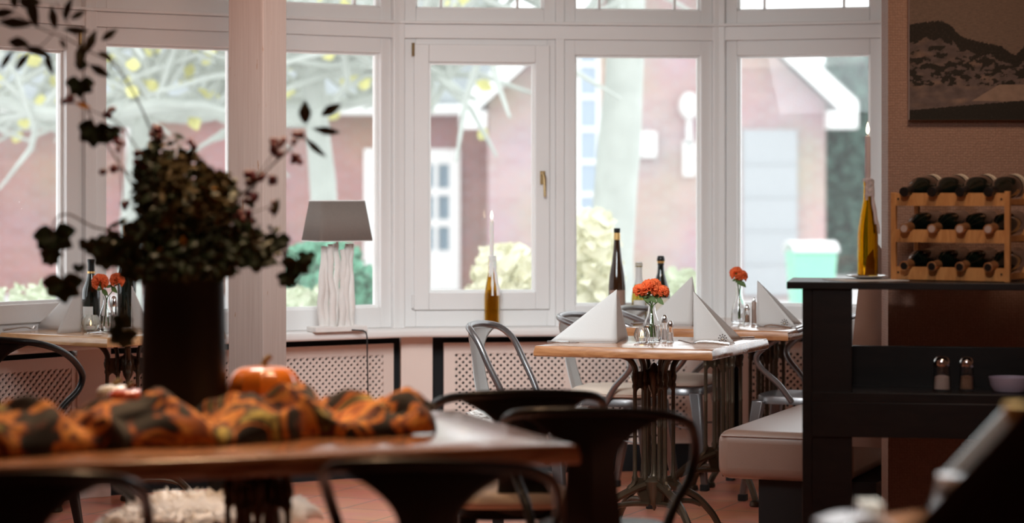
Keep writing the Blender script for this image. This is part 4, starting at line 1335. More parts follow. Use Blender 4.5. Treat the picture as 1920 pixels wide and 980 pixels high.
# lamp on the sill
lp = P(632, 0, 11.0)
r = empty('table_lamp', (lp.x, lp.y, SZ), math.radians(31), 'driftwood table lamp with dark taupe shade on the window sill', 'lamp')
m = MB(); m.box(-.135, .135, -.05, .05, 0, .026); m.build('lamp_base', M['driftwood'], r, bevel=.004)
rnd = random.Random(5)
for k, (sx, h0, bend) in enumerate(((-.066, .375, -.012), (-.036, .385, .006), (.000, .388, -.006), (.046, .385, .008), (.080, .385, -.002), (.020, .36, .006), (-.052, .37, .004))):
    s = MB(); pts = []; rr = []
    for i in range(11):
        t = i/10.
        pts.append((sx + bend*math.sin(PI*t*1.3+k)+.003*math.sin(t*17+k), (-.012 if k % 2 else .014)+.005*math.sin(t*9+k*2), .024+h0*t))
        rr.append((.0185+.002*math.sin(k*3))*(1-.25*t)*(1+.08*math.sin(t*15+k*2)))
    s.tube(pts, rr, 9)
    if k in (2, 3):
        s.tube([pts[6], Vector(pts[7])+Vector((-.018, -.004, .01))], [.007, .004], 6)
    s.build('driftwood_stick', M['driftwood'], r)
m = MB(); m.tube([(0, 0, .40), (0, 0, .47)], .006, 8); m.lathe([(.012, .46), (.02, .48), (.03, .52), (.025, .56), (0, .57)], 14); m.build('bulb_holder', M['bead'], r)
m = MB(); zb, zt = .425, .612
Bx, By, Tx, Ty = .140, .105, .112, .080
def rr_pts(hx, hy, z, n=6, rad=.02):
    out = []
    for cx, cy, a0 in ((hx-rad, hy-rad, 0), (-hx+rad, hy-rad, PI/2), (-hx+rad, -hy+rad, PI), (hx-rad, -hy+rad, 1.5*PI)):
        for k in range(n+1):
            a = a0 + PI/2*k/n; out.append((cx+rad*math.cos(a), cy+rad*math.sin(a), z))
    return out
pa = rr_pts(Bx, By, zb); pb_ = rr_pts(Tx, Ty, zt); n = len(pa)
m.add(pa+pb_, [(k, (k+1) % n, n+(k+1) % n, n+k) for k in range(n)])
sh = m.build('lamp_shade', M['shade'], r, solid=.003)
m = MB(); m.tube(rr_pts(Tx, Ty, zt), .0028, 6, closed=True); m.tube(rr_pts(Bx, By, zb), .0022, 6, closed=True); m.build('shade_rim', M['bead'], sh)
cb = MB()
c0 = Vector((.06, -.05, .006))
cpath = smooth_path([Vector((.05, -.052, .008)), Vector((.085, -.075, .006)), Vector((.092, -.098, .003)), Vector((.096, -.118, -.02)), Vector((.098, -.118, -.12)), Vector((.106, -.110, -.28)), Vector((.112, -.11, -.50))], 6)
cb.tube(cpath, .0035, 6); cb.build('power_cord', M['cable'], r)

# ------------------------------------------------------------------ bench behind the bar
bu = Vector((.36, .933)); bw = Vector((.933, -.36))
bo = Vector((.772, 8.88))
Mb = Matrix(((bw.x, bu.x, 0, bo.x), (bw.y, bu.y, 0, bo.y), (0, 0, 1, 0), (0, 0, 0, 1)))
r = empty('bench', (0, 0, 0), 0, 'brown leather upholstered bench between the centre table and the partition wall', 'bench')
m = MB(); m.box(0, .52, 0, 1.20, .285, .47, Mb); m.build('bench_seat', M['leather'], r, bevel=.045, bseg=5)
m = MB()
m.tube([Mb @ Vector(p) for p in ((.02, .004, .462-.012), (.5, .004, .462-.012))], .004, 6)
m.build('seat_piping', M['leather'], r)
m = MB()
prof = [(.47, .44), (.50, .47), (.535, .80), (.565, 1.08), (.585, 1.15), (.615, 1.165), (.64, 1.13), (.655, .44)]
n = len(prof)
vs = [Mb @ Vector((q[0], 0, q[1])) for q in prof] + [Mb @ Vector((q[0], 1.20, q[1])) for q in prof]
m.add(vs, [list(range(n)), list(range(n, 2*n))[::-1]] + [(i, (i+1) % n, n+(i+1) % n, n+i) for i in range(n)])
m.build('bench_back', M['leather'], r, bevel=.012, bseg=3)
m = MB(); m.box(.15, .60, .06, 1.15, 0, .29, Mb); m.build('bench_base', M['dark_base'], r)

# ------------------------------------------------------------------ dark shelf unit with wine rack
bd = Vector((.985, -.17)); bn = Vector((.17, .985))
ba = P(1475, 0, 7.93)
Mbar = Matrix(((bd.x, bn.x, 0, ba.x), (bd.y, bn.y, 0, ba.y), (0, 0, 1, 0), (0, 0, 0, 1)))
ZB = 1.068
r = empty('shelf_unit', (0, 0, 0), 0, 'black stained wooden shelf unit holding the wine rack', 'shelf unit')
m = MB(); m.box(0, 1.35, 0, .40, ZB-.024, ZB, Mbar); m.build('shelf_top', M['bar_wood'], r, bevel=.002)
m = MB(); m.box(.052, .085, .01, .42, 0, ZB-.024, Mbar); m.box(.085, .218, .01, .05, 0, ZB-.024, Mbar); m.build('side_panel', M['bar_wood'], r, bevel=.002)
m = MB(); m.box(.085, 1.30, .30, .33, .665, .835, Mbar); m.build('back_board', M['bar_wood'], r, bevel=.002)
m = MB(); m.box(.085, 1.30, 0, .30, .665, .697, Mbar); m.build('middle_shelf', M['bar_wood'], r, bevel=.002)
m = MB(); m.box(.085, 1.30, .0, .03, .547, .665, Mbar); m.build('apron', M['bar_wood'], r, bevel=.002)

# papers and the amber bottle on the shelf unit
pp = Mbar @ Vector((.26, .18, ZB))
r = MB(); r.box(-.12, .12, -.09, .09, .0, .0025); o = r.build('paper_sheet', M['white_label'], smooth=False, loc=(pp.x, pp.y, ZB)); o.rotation_euler = (0, 0, .3)
tag(o, 'white sheet of paper lying on the black shelf unit under the candle bottle', 'paper')
pb = P(1627, 0, 8.12)
candle_bottle(pb.x, pb.y, ZB+.003, .333, 'amber wine bottle with grey wax drips on the black shelf unit', 'lilac grey lit taper candle above the black shelf unit', .155, 'small saucer under the amber bottle on the black shelf unit', M['wax_grey'], .056)

# wine rack
rd = Vector((.85, -.52)).normalized(); rn = Vector((.52, .85)).normalized()
ra = Vector((1.305, 8.09))
rzr = math.atan2(rd.y, rd.x)
rk = empty('wine_rack', (ra.x, ra.y, ZB), rzr, 'pine wine rack holding dark bottles on the black shelf unit', 'wine rack')
RW, RD, RH = .425, .23, .302
for px_ in (0, RW-.018):
    for py_ in (0, RD-.018):
        m = MB(); m.box(px_, px_+.018, py_, py_+.018, 0, RH+(.004 if px_ else 0)); m.build('upright', M['rack_wood'], rk, smooth=False, bevel=.002)
rows = [.015, .143, .268]
slots = [.062+.1*k for k in range(4)]
for zi, z0 in enumerate(rows):
    for py_, deep in ((.0, .010), (RD-.018, .026)):
        pts = [(.018, z0-.012), (RW-.018, z0-.012)]
        top = [(RW-.018, z0+.032)]
        for s_ in reversed(slots):
            rad_ = .017 if deep < .02 else .038
            a_ = []
            for k in range(9):
                q = PI*k/8.
                a_.append((s_+rad_*1.0*math.cos(q), z0+.032-(deep)*math.sin(q)))
            top += a_
        top.append((.018, z0+.032))
        poly = pts + top
        n = len(poly)
        m = MB(); vs = [(x_, py_+.002, z_) for x_, z_ in poly] + [(x_, py_+.016, z_) for x_, z_ in poly]
        m.add(vs, [list(range(n)), list(range(n, 2*n))[::-1]] + [(i, (i+1) % n, n+(i+1) % n, n+i) for i in range(n)])
        m.build('rail', M['rack_wood'], rk, smooth=False)
    for px_ in (.0185+.001, RW-.0365):
        m = MB(); m.box(px_, px_+.015, .019, RD-.019, z0-.008, z0+.012)
        m.build('side_bar', M['rack_wood'], rk, smooth=False)
for zi in (0, 2):
    for px_ in (.028, RW-.028):
        m = MB(); m.lathe([(.0035, 0), (.0035, .003), (0, .003)], 10, Matrix.Translation((px_, .0022, rows[zi]+.012)) @ Matrix.Rotation(PI/2, 4, 'X'))
        m.build('screw', M['dark_base'], rk)
Mrk = Matrix.Translation((ra.x, ra.y, ZB)) @ Matrix.Rotation(rzr, 4, 'Z')
lay_names = ('bottom', 'middle', 'top')
pos_names = ('first from the left', 'second from the left', 'third from the left', 'fourth from the left')
for zi, z0 in enumerate(rows):
    for si, s_ in enumerate(slots):
        kind = zi
        H = .295; R = .0405
        nm = empty('wine_bottle', (0, 0, 0), 0, 'dark wine bottle lying in the %s row of the rack, %s' % (lay_names[zi], pos_names[si]), 'bottle', 'wine bottles lying in the rack')
        pr = bottle_prof(H, R, 'burg')
        b = MB(); b.lathe(pr, 28); b.build('bottle_glass', M['dark_glass'], nm)
        zs = [H*.80+H*.2*k/6. for k in range(7)]
        def rad(zz):
            for a, c in zip(pr, pr[1:]):
                if a[1] <= zz <= c[1] and c[1] > a[1]: return a[0]+(c[0]-a[0])*(zz-a[1])/(c[1]-a[1])
            return pr[-1][0]
        cm = M['black_cap'] if zi == 2 else M['copper_cap']
        c = MB(); c.lathe([(rad(q)+.0008, q) for q in zs] + [(rad(H)*.8, H+.001)], 20, cap=False); c.build('capsule', cm, nm)
        c = MB(); c.lathe([(0, H+.0016), (.0125, H+.0016), (.0125, H-.001)], 16, cap=False); c.build('bottle_mouth', M['cork'] if zi == 1 else M['black_cap'], nm)
        if zi == 2:
            l = MB(); l.lathe([(R+.001, .020), (R+.001, .045)], 28, cap=False); l.lathe([(R+.001, .052), (R+.001, .060)], 28, cap=False); l.build('bottle_label', M['label'], nm)
        # lie: bottle axis (+z local) points to the rack front (-y rack)
        yb = .262; zb = z0+.018+R; zf = z0+.024+.0155
        A = Vector((s_, yb, zb)); Bp = Vector((s_, yb-H*.995, zf-.004))
        d = (Bp-A).normalized()
        rot = d.to_track_quat('Z', 'Y').to_matrix().to_4x4()
        nm.matrix_world = Mrk @ Matrix.Translation(A) @ rot

# shakers and box on the middle shelf
q = Mbar @ Vector((.517, .11, 0)); shaker(q.x, q.y, .697, 'conical glass salt shaker with chrome cap on the black middle shelf', .118, .033, M['salt'])
q = Mbar @ Vector((.600, .13, 0)); shaker(q.x, q.y, .697, 'brown pepper shaker with chrome cap on the black middle shelf, right of the salt', .115, .028, M['pepper'])
q = Mbar @ Vector((.745, .13, 0))
r = empty('lilac_bowl', (q.x, q.y, .697), 0, 'lilac bowl with a blue edge on the middle shelf, cropped at the right', 'bowl')
m = MB(); m.lathe([(0, .002), (.055, .002), (.066, .02), (.072, .05), (.069, .05), (.062, .02), (.05, .008), (0, .008)], 28, cap=False); m.build('bowl_body', M['lilac'], r)

# ------------------------------------------------------------------ picture on the wall
def picture():
    x0, x1 = P(1705, 0, 8.42).x, P(1705, 0, 8.42).x + 1.0
    zb = P(0, 224.5, 8.42).z; zt = zb + .66
    r = empty('canvas_picture', ((x0+x1)/2, 8.43, zb), 0, 'canvas photograph of grassy sand dunes and sea on the brown wall', 'picture')
    cx = (x0+x1)/2
    m = MB(); m.box(x0-cx, x1-cx, -.012, .018, 0, zt-zb)
    m.build('canvas_edge', mat('canvas_edge', (.55, .47, .42), .8), r, smooth=False)
    nx, nz = 420, 280
    vs = []; cols = []
    W = x1-x0; H = zt-zb
    def dune(c0, amp, f, x, seed): return c0 + amp*noise.noise(Vector((x*f, seed, 0)))
    for j in range(nz+1):
        for i in range(nx+1):
            x = i/nx; z = j/nz
            vs.append((x0-cx+W*x, -.0135, H*z))
            # picture pixel frame: photo 1705..1920 covers x 0..0.41 ; 0..224 covers z .0...65
            X = x*W/ (8.42/F); Z = z*H/(8.42/F)     # in photo pixels from the lower left corner
            n1 = noise.fractal(Vector((X*.06, Z*.09, 1.)), 1., 2., 4); n2 = noise.noise(Vector((X*.30, Z*.5, 4.)))
            n3 = noise.fractal(Vector((X*.25, Z*.3, 7.)), 1., 2., 3)
            # sea
            sea = .20 + .05*noise.noise(Vector((X*.12, Z*.9, 9.))) + .04*noise.noise(Vector((X*.4, Z*1.5, 2.)))
            c = [sea*1.0, sea*.74, sea*.60]
            hx = [(0, 178), (22, 182), (60, 186), (78, 176), (95, 158), (115, 150), (150, 142), (172, 138), (190, 124), (200, 122), (215, 138), (240, 150), (300, 140), (600, 150)]
            def ip(t, X=X):
                for a, b in zip(t, t[1:]):
                    if a[0] <= X <= b[0]: return a[1]+(b[1]-a[1])*(X-a[0])/(b[0]-a[0])
                return t[-1][1]
            ridge = ip(hx) + 3*n3
            if Z < ridge:
                low = ridge - (34 if X < 80 else 24) + 8*noise.noise(Vector((X*.05, 3, 3)))
                if Z > low:
                    g = .012 + .02*max(0, n3)
                    c = [g*1.3, g*1.0, g*.7]
                else:
                    s_ = .22 + .06*n1 - .0005*(Z)
                    warm = max(0, noise.noise(Vector((X*.03, Z*.07, 12.))))
                    c = [s_*(.80+.7*warm), s_*(.62+.42*warm), s_*(.60+.2*warm)]
                    band = math.sin((Z*.085) + 1.2*noise.noise(Vector((X*.025, 0, 5)))*2)
                    if 64 < Z < 138 and noise.fractal(Vector((X*.045+3, Z*.085, 6.)), .9, 2., 5) + .10*band + .05*n2 > (.02 + .0022*abs(Z-100)):
                        g = .014 + .015*max(0, n2); c = [g*1.3, g*1.05, g*.75]
                    if 35 < Z < 68 and X > 118:
                        edge = 38 + 30*min(1, (X-118)/50.)
                        if Z < edge - 2: 
                            k = .30 + .05*n1; c = [k*1.15, k*.85, k*.68]
            bot = 18 + X*.085 + 1.6*n3
            if Z < bot:
                g = .012 + .012*max(0, n3); c = [g*1.2, g*1.05, g*.75]
            cols.append((max(0, c[0])*.78, max(0, c[1])*.76, max(0, c[2])*.76, 1))
    me = bpy.data.meshes.new('print')
    fs = [(j*(nx+1)+i, j*(nx+1)+i+1, (j+1)*(nx+1)+i+1, (j+1)*(nx+1)+i) for j in range(nz) for i in range(nx)]
    me.from_pydata(vs, [], fs)
    at = me.color_attributes.new('picture', 'FLOAT_COLOR', 'POINT')
    flat = [q for c in cols for q in c]
    at.data.foreach_set('color', flat)
    mm, N, L, b = new_mat('canvas_print')
    a = N.new('ShaderNodeVertexColor'); a.layer_name = 'picture'
    L.new(a.outputs[0], b.inputs['Base Color']); b.inputs['Roughness'].default_value = .8
    me.materials.append(mm)
    o = bpy.data.objects.new('print', me); link(o); o.parent = r
picture()

# ------------------------------------------------------------------ foreground table decoration
pot = on(345, 782)
pot.y = 6.22; pot.x = (345-960)/F*pot.y
r = empty('zinc_pot', (pot.x, pot.y, ZT0), 0, 'tall dark zinc pot holding the autumn branches on the front table', 'pot')
m = MB()
pf = [(0, .001), (.100, .001), (.112, .006), (.114, .03), (.113, .16), (.110, .30), (.107, .40), (.111, .415), (.113, .42), (.110, .425), (.104, .42), (.102, .40), (.106, .16), (.105, .01), (0, .008)]
m.lathe(pf, 40, cap=False); m.build('pot_body', M['zinc'], r)
m = MB(); m.lathe([(.1075, .385), (.1115, .392), (.1075, .399)], 40, cap=False); m.build('pot_band', M['zinc'], r)
PY = pot.y
mouth = Vector((pot.x, PY, ZT0+.38))
def stem_to(mb, pts, r0=.003, r1=.0015):
    sp = smooth_path([mouth + Vector((random.uniform(-.05, .05), random.uniform(-.03, .03), -.05))] + pts, 6)
    mb.tube(sp, [r0+(r1-r0)*i/len(sp) for i in range(len(sp))], 6)
def pleaf(mb, px, py, ang_, lpx, wpx, Y, tilt=.25):
    c = P(px, py, Y); s_ = Y/F
    a = math.radians(ang_)
    d = Vector((math.cos(a), random.uniform(-tilt, tilt), -math.sin(a)))
    mb.leaf(c, d, (random.uniform(-.3, .3), -1, random.uniform(-.3, .3)), lpx*s_*1.05, wpx*s_*1.25)

grp = 'plants standing in the zinc pot'
def plant(name, label, cat): return empty(name, (pot.x, pot.y, ZT0+.35), 0, label, cat, grp)
def fin(mb, name, m_, r, **k):
    o = Vector(r.location)
    mb.v = [v - o for v in mb.v]
    return mb.build(name, m_, r, **k)

# eucalyptus, upper left
r = plant('eucalyptus_branch', 'long eucalyptus branch arching out of the top left corner', 'branch')
Y = 6.1
st = MB(); stem_to(st, [P(300, 300, 6.2), P(230, 140, Y), P(165, 95, Y), P(120, 70, Y), P(80, 55, Y), P(20, 20, Y)])
st.tube(smooth_path([P(165, 95, Y), P(125, 40, Y), P(105, 5, Y)], 4), .0015, 5); st.tube(smooth_path([P(100, 62, Y), P(70, 90, Y), P(20, 95, Y)], 4), .0015, 5)
fin(st, 'stem', M['twig'], r)
lf = MB()
for (a, b, c_, d, e) in ((5, 25, -10, 42, 15), (27, 43, 5, 62, 17), (62, 22, 75, 62, 19), (27, 2, 80, 26, 14), (45, 4, 60, 30, 14), (100, 33, 82, 46, 14), (127, 18, 110, 48, 14), (146, 28, 150, 32, 11), (142, 57, 5, 48, 12),
        (170, 78, 115, 48, 15), (205, 65, 145, 36, 12), (151, 103, 98, 52, 17), (186, 132, 30, 46, 14), (198, 105, 32, 34, 11), (34, 80, 8, 40, 18), (12, 112, 125, 46, 10), (42, 115, 132, 46, 12), (92, 118, 75, 46, 12), (70, 96, 20, 60, 14), (118, 82, 60, 22, 8), (62, 2, 20, 30, 14)):
    pleaf(lf, a, b, -c_ if False else c_, d, e, Y)
fin(lf, 'leaves', M['leaf_euca'], r)
# eucalyptus right
r = plant('eucalyptus_branch', 'eucalyptus sprig with four leaves to the right of the timber post', 'branch')
st = MB(); stem_to(st, [P(440, 400, 6.2), P(500, 320, Y), P(565, 255, Y)]); st.tube(smooth_path([P(565, 255, Y), P(600, 285, Y)], 4), .0015, 5)
fin(st, 'stem', M['twig'], r)
lf = MB()
for q in ((572, 211, 90, 44, 20), (620, 206, -28, 44, 16), (612, 245, 8, 52, 13), (590, 276, 42, 54, 11), (517, 390, -75, 36, 12)): pleaf(lf, *q, Y)
fin(lf, 'leaves', M['leaf_euca'], r)

def berry_sprig(label, clusters, route):
    r = plant('berry_sprig', label, 'berries')
    st = MB(); stem_to(st, [P(a, b, Y) for a, b in route])
    rnd = random.Random(int(clusters[0][0]))
    for (cx, cy, rx, ry) in clusters:
        b = MB()
        st.tube([P(route[-1][0], route[-1][1], Y), P(cx, cy, Y)], .0013, 5)
        nb = max(3, int(rx*ry/22))
        for k in range(nb):
            b.ball(P(cx+rnd.uniform(-rx, rx)*.8, cy+rnd.uniform(-ry, ry)*.8, Y+rnd.uniform(-.02, .02)), .0085, 8, 6)
        fin(b, 'berry_cluster', M['berry'], r)
    fin(st, 'stem', M['twig'], r)
Y = 6.12
berry_sprig('dark red berry sprig high on the left of the bouquet', [(125, 187, 15, 8), (207, 211, 13, 11)], [(290, 350), (230, 240), (190, 215)])
berry_sprig('dark red berries left of the bouquet in front of the window', [(203, 318, 18, 8), (222, 272, 10, 13), (232, 384, 9, 9)], [(300, 400), (250, 330), (225, 320)])
berry_sprig('dark red berries at the top centre of the bouquet', [(292, 250, 13, 16), (262, 300, 12, 18), (360, 268, 6, 14)], [(310, 380), (290, 300), (290, 270)])
berry_sprig('dark red berry cluster in front of the timber post', [(520, 276, 15, 20), (477, 332, 24, 13), (470, 372, 16, 12), (515, 340, 11, 10)], [(400, 420), (450, 370), (490, 320)])
berry_sprig('dark red berries just right of the timber post', [(560, 258, 11, 10), (551, 298, 15, 8)], [(420, 410), (500, 320), (545, 280)])
berry_sprig('low dark red berries on the right side of the bouquet', [(455, 405, 22, 14), (440, 440, 14, 12), (512, 385, 7, 12)], [(400, 440), (440, 410)])

def ivy(label, leaves, route, m_=None):
    r = plant('ivy_vine', label, 'ivy')
    st = MB(); stem_to(st, [P(a, b, Y) for a, b in route], .003, .002)
    fin(st, 'stem', M['twig'], r)
    lf = MB(); rnd = random.Random(int(leaves[0][0]))
    for (cx, cy, sz) in leaves:
        for k in range(5):
            a = 90 + (k-2)*48 + rnd.uniform(-10, 10)
            pleaf(lf, cx+math.cos(math.radians(a))*sz*.28, cy+math.sin(math.radians(a))*sz*.28, a, sz*.75, sz*.5, Y+rnd.uniform(-.01, .01))
    fin(lf, 'leaves', m_ or M['leaf_dark'], r)
ivy('ivy vine hanging far out to the left of the pot', [(102, 440, 62), (95, 478, 34), (118, 530, 60), (165, 455, 30), (148, 500, 20)], [(250, 450), (175, 425), (130, 402), (105, 410), (98, 440), (112, 500), (130, 540)])
ivy('ivy tendril with one dark leaf hanging down the left side of the pot', [(228, 600, 30), (230, 626, 44), (200, 480, 44)], [(250, 470), (215, 500), (225, 560), (230, 600)])
ivy('dark rounded leaves on a tall twig left of the bouquet', [(150, 156, 42), (178, 243, 52), (206, 246, 34), (152, 120, 20)], [(270, 380), (200, 270), (175, 230), (150, 170)])
ivy('dark ivy leaves spreading right over the timber post', [(480, 478, 52), (520, 448, 40), (556, 492, 46), (540, 520, 34), (450, 455, 46), (575, 478, 28)], [(400, 470), (450, 455), (510, 460), (560, 480)])
ivy('ivy leaves on the left flank of the bouquet above the pot', [(230, 455, 60), (250, 500, 50), (205, 450, 40), (262, 430, 50), (180, 462, 34)], [(290, 470), (240, 450), (190, 455)])

r = plant('herb_bunch', 'dense dark green and brown foliage in the middle of the bouquet', 'foliage')
st = MB(); lfA = MB(); lfB = MB(); lfC = MB()
rnd = random.Random(11)
for k in range(46):
    px_ = 345 + rnd.uniform(-85, 95); py_ = 285 + rnd.random()*215 + abs(px_-340)*.35
    Yk = 6.2 + rnd.uniform(-.09, .09)
    tip = P(px_, py_, Yk)
    mid = mouth.lerp(tip, .5) + Vector((rnd.uniform(-.02, .02), 0, .01))
    sp = smooth_path([mouth + Vector((rnd.uniform(-.07, .07), rnd.uniform(-.05, .05), -.03)), mid, tip], 5)
    st.tube(sp, .0015, 5)
    tgt = lfB if (300 < px_ < 430 and rnd.random() < .62) else lfA
    for i in range(30):
        p = sp[rnd.randrange(4, len(sp))] + Vector((rnd.uniform(-.02, .02), rnd.uniform(-.02, .02), rnd.uniform(-.02, .02)))
        tgt.leaf(p, (rnd.uniform(-1, 1), rnd.uniform(-.6, .6), rnd.uniform(-.4, 1)), (rnd.uniform(-.6, .6), -1, rnd.uniform(-.5, .8)), rnd.uniform(.022, .055), rnd.uniform(.010, .024))
for k in range(1500):
    a_ = rnd.uniform(0, 2*PI); q_ = math.sqrt(rnd.random())
    cx_, cy_, rx_, ry_ = rnd.choice(((335, 395, 72, 118), (335, 395, 72, 118), (395, 430, 70, 75), (450, 465, 75, 42), (262, 462, 68, 42), (290, 350, 38, 90), (405, 365, 38, 40)))
    q_ = q_**.8 if rnd.random() < .85 else q_*1.25
    px_ = cx_ + rx_*q_*math.cos(a_); py_ = cy_ + ry_*q_*math.sin(a_)
    if py_ > 505 or (abs(px_-345) > 90 and py_ > 500): continue
    tgt = lfB if (300 < px_ < 430 and py_ < 430 and rnd.random() < .7) else lfA
    tgt.leaf(P(px_, py_, rnd.uniform(6.06, 6.34)), (rnd.uniform(-1, 1), rnd.uniform(-.6, .6), rnd.uniform(-.5, 1)), (rnd.uniform(-.6, .6), -1, rnd.uniform(-.5, .8)), rnd.uniform(.02, .05), rnd.uniform(.010, .022))
for k in range(170):
    px_ = rnd.uniform(258, 440); py_ = rnd.uniform(478, 525)
    lfA.leaf(P(px_, py_, rnd.uniform(6.05, 6.10)), (rnd.uniform(-1, 1), rnd.uniform(-.3, .3), rnd.uniform(-1, .3)), (rnd.uniform(-.6, .6), -1, rnd.uniform(-.5, .8)), rnd.uniform(.02, .045), rnd.uniform(.012, .024))
for (a, b, c_, d, e) in ((155, 197, 20, 30, 9), (345, 455, 80, 26, 12), (405, 360, 60, 20, 12), (300, 470, 120, 22, 10)):
    lfC = MB(); pleaf(lfC, a, b, c_, d, e, 6.1); fin(lfC, 'orange_leaf', M['leaf_orange'], r)
fin(st, 'stems', M['twig'], r)
for mb_, mm in ((lfA, M['leaf_dark']), (lfB, M['leaf_brown'])): tag(fin(mb_, 'leaves', mm, r, smooth=False), kind='stuff')

def pumpkin(px, py, Y, R, sq, label, m_, z=None, n=12, tilt=0.):
    c = P(px, py, Y)
    zc = ZT0 if z is None else z
    r = empty('pumpkin', (c.x, Y, zc), tilt, label, 'pumpkin', 'small pumpkins on the front table')
    b = MB()
    def fn(u, v):
        a = 2*PI*u; th = PI*v
        rib = 1 - .07*abs(math.sin(a*n/2))**.7*math.sin(th)
        rr = R*math.sin(th)**.8*rib
        zz = -math.cos(th)*R*sq
        dip = .18*R*math.exp(-((th)/.5)**2) - .16*R*math.exp(-((PI-th)/.5)**2)
        return (rr*math.cos(a), rr*math.sin(a), R*sq+zz+dip)
    b.grid(fn, 72, 20); b.build('pumpkin_body', m_, r)
    s = MB(); s.tube(smooth_path([(0, 0, R*sq*1.85), (.004, 0, R*sq*2.05), (.018, .004, R*sq*2.2)], 4), [.012, .010, .008, .008, .008, .008, .008, .007, .009], 8); s.build('pumpkin_stalk', M['stalk'], r)
pumpkin(495, 0, 6.30, .100, .74, 'orange pumpkin right of the zinc pot behind the patterned cloth', M['pumpkin'], ZT0)
pumpkin(240, 0, 6.38, .060, .62, 'small pale and red gourd left of the zinc pot', M['red_pumpkin'])
pumpkin(215, 0, 6.52, .052, .70, 'small white pumpkin shape imitating the highlight behind the red gourd', M['pumpkin_highlight'])  # white body added in place of a glossy highlight

# crumpled cloth runner
def runner():
    r = empty('cloth_runner', (-.75, 5.95, ZT0), 0, 'crumpled autumn patterned cloth in orange and black on the front table', 'cloth')
    m = MB()
    pa = Vector((-.215, 6.02)); pb2 = Vector((-1.40, 5.38))
    nu, nv = 150, 46
    def fn(u, v):
        base = pa.lerp(pb2, u)
        s_ = 2*v-1
        d = (pb2-pa).normalized(); nrm = Vector((-d.y, d.x))
        wid = .14*(1+.18*math.sin(u*17)+.1*math.sin(u*41))*min(1, .35+u*9)
        prof = math.sqrt(max(0, 1-s_*s_))
        h = (.085+.022*math.sin(u*23+1)+.02*math.sin(u*51))*min(1, .5+u*7)
        zz = prof*h
        q = Vector((base.x*7, base.y*7, v*2.6))
        fold = noise.fractal(q*1.3, 1., 2., 3)
        zz += fold*.026*prof + .009*math.sin(u*70+v*7+fold*3)*prof
        off = s_*wid + .02*noise.noise(q*2)
        p = base + nrm*off + d*(.018*math.sin(v*9+u*30))
        return (p.x+.75, p.y-5.95, max(.004, zz+.004))
    m.grid(fn, nu, nv)
    o = m.build('cloth_folds', M['scarf'], r, solid=.003, off=1)
runner()

# ------------------------------------------------------------------ blurred things at the lower right

NT = .77
r = empty('side_table', (.98, 4.05, 0), 0, 'wooden side table in the very near right corner, only its far edge showing', 'table')
m = MB(); m.prism([(.60-.98, 4.32-4.05), (.56-.98, 3.85-4.05), (1.5-.98, 3.75-4.05), (1.5-.98, 4.50-4.05), (.80-.98, 4.50-4.05)], .735, NT)
m.build('tabletop', M['table_wood'], r, bevel=.006)
for x_, y_ in ((-.28, .20), (.42, .35), (-.30, -.12), (.42, -.2)):
    m = MB(); m.hexa([(x_-.018, y_-.018, 0), (x_+.018, y_-.018, 0), (x_+.018, y_+.018, 0), (x_-.018, y_+.018, 0), (x_-.026, y_-.026, .735), (x_+.026, y_-.026, .735), (x_+.026, y_+.026, .735), (x_-.026, y_+.026, .735)])
    m.build('leg', M['bar_wood'], r)
# folded white napkin with a steel napkin ring
q = P(1608, 0, 4.22)
r = empty('folded_napkin', (q.x, 4.25, NT), .2, 'white folded napkin lying at the bottom edge of the picture right of centre', 'napkin')
m = MB(); m.grid(lambda u, v: ((u-.5)*.12, (v-.5)*.12, .004+.020*math.sin(PI*u)*(1-.3*v)), 12, 6); m.build('napkin_cloth', M['napkin'], r, solid=.004)
m = MB(); m.tube([(0.0+.014*math.cos(a*PI/8), -.01, .020+.014*math.sin(a*PI/8)) for a in range(16)], .003, 6, closed=True); m.build('napkin_ring', M['steel'], r)
q = P(1648, 0, 4.25)
r = empty('menu_booklet', (q.x, 4.36, NT), 0, 'beige booklet standing at the bottom edge beside the folded napkin', 'booklet')
m = MB()
for k in range(3): m.box(-.020+.014*k, -.009+.014*k, -.04, .04, 0, .030)
m.build('pages', M['label'], r, smooth=False)
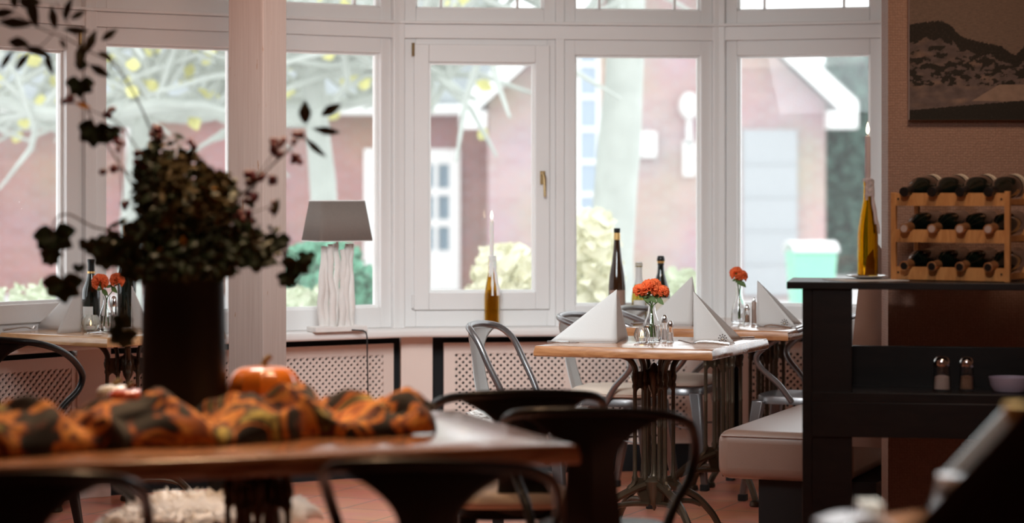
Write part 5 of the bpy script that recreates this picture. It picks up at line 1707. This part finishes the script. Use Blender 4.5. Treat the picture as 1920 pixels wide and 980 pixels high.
# white carafe and glass
q = P(1795, 0, 4.2)
r = empty('carafe', (q.x, 4.2, NT), 0, 'white glazed carafe with a glass collar in the lower right', 'carafe')
m = MB(); m.lathe([(0, .001), (.050, .001), (.056, .008), (.056, .022), (.052, .045), (.038, .068), (.030, .082), (.030, .084), (.034, .088), (.037, .100), (.035, .100), (.028, .088), (0, .085)], 32, cap=False); m.build('carafe_body', M['ceramic'], r)
m = MB(); m.lathe([(.031, .070), (.039, .073), (.039, .080), (.031, .084)], 28, cap=False); m.build('collar', M['glass'], r)
q = P(1925, 0, 4.1)
r = empty('pillar_glass', (q.x, 4.1, NT), 0, 'white frosted glass with an amber top, cut by the right edge', 'glass')
m = MB(); m.lathe([(0, .001), (.034, .001), (.038, .02), (.040, .21), (.0375, .21), (.035, .02), (0, .01)], 28, cap=False); m.build('glass_body', M['ceramic'], r)
m = MB(); m.lathe([(.041, .212), (.041, .235), (.0, .236)], 28, cap=False); m.build('amber_top', M['gold_cap'], r)
# leaning grey menu cards in a holder
for k, (pxc, lab) in enumerate(((1822, 'grey menu card leaning on the side table, the left one of the pair'), (1862, 'lighter grey menu card leaning beside the first one'))):
    q = P(pxc, 855 if k == 0 else 850, 4.3+.05*k)
    r = empty('menu_card', (q.x, q.y, q.z), 0, lab, 'menu card', 'leaning menu cards')
    Mc = Matrix.Rotation(math.radians(-47), 4, 'Y')
    m = MB(); m.box(-.075, .12, -.004, .004, -.018, .018, Mc); m.build('card', M['menu'], r, bevel=.002)
# padded chair, very near
r = empty('padded_armchair', (.86, 3.1, 0), 0, 'dark brown padded armchair blurred in the bottom right corner', 'chair')
m = MB()
poly = [(-.42, .45), (-.42, .74), (-.35, .875), (-.288, .94), (-.184, 1.05), (-.06, 1.18), (.03, 1.215), (.16, 1.215), (.20, 1.16), (.20, .45)]
n = len(poly)
m.add([(a, -.05, b) for a, b in poly] + [(a, .05, b) for a, b in poly], [list(range(n)), list(range(n, 2*n))[::-1]] + [(i, (i+1) % n, n+(i+1) % n, n+i) for i in range(n)])
m.build('side_wing', M['seat_dark'], r, bevel=.02, bseg=3)
m = MB(); m.box(-.40, .2, -.6, -.05, .30, .45); m.build('seat', M['seat_dark'], r, bevel=.03, bseg=3)
for x_ in (-.36, .16):
    for y_ in (-.55, 0): 
        m = MB(); m.box(x_-.02, x_+.02, y_-.02, y_+.02, 0, .46 if y_ == 0 else .31); m.build('leg', M['bar_wood'], r)
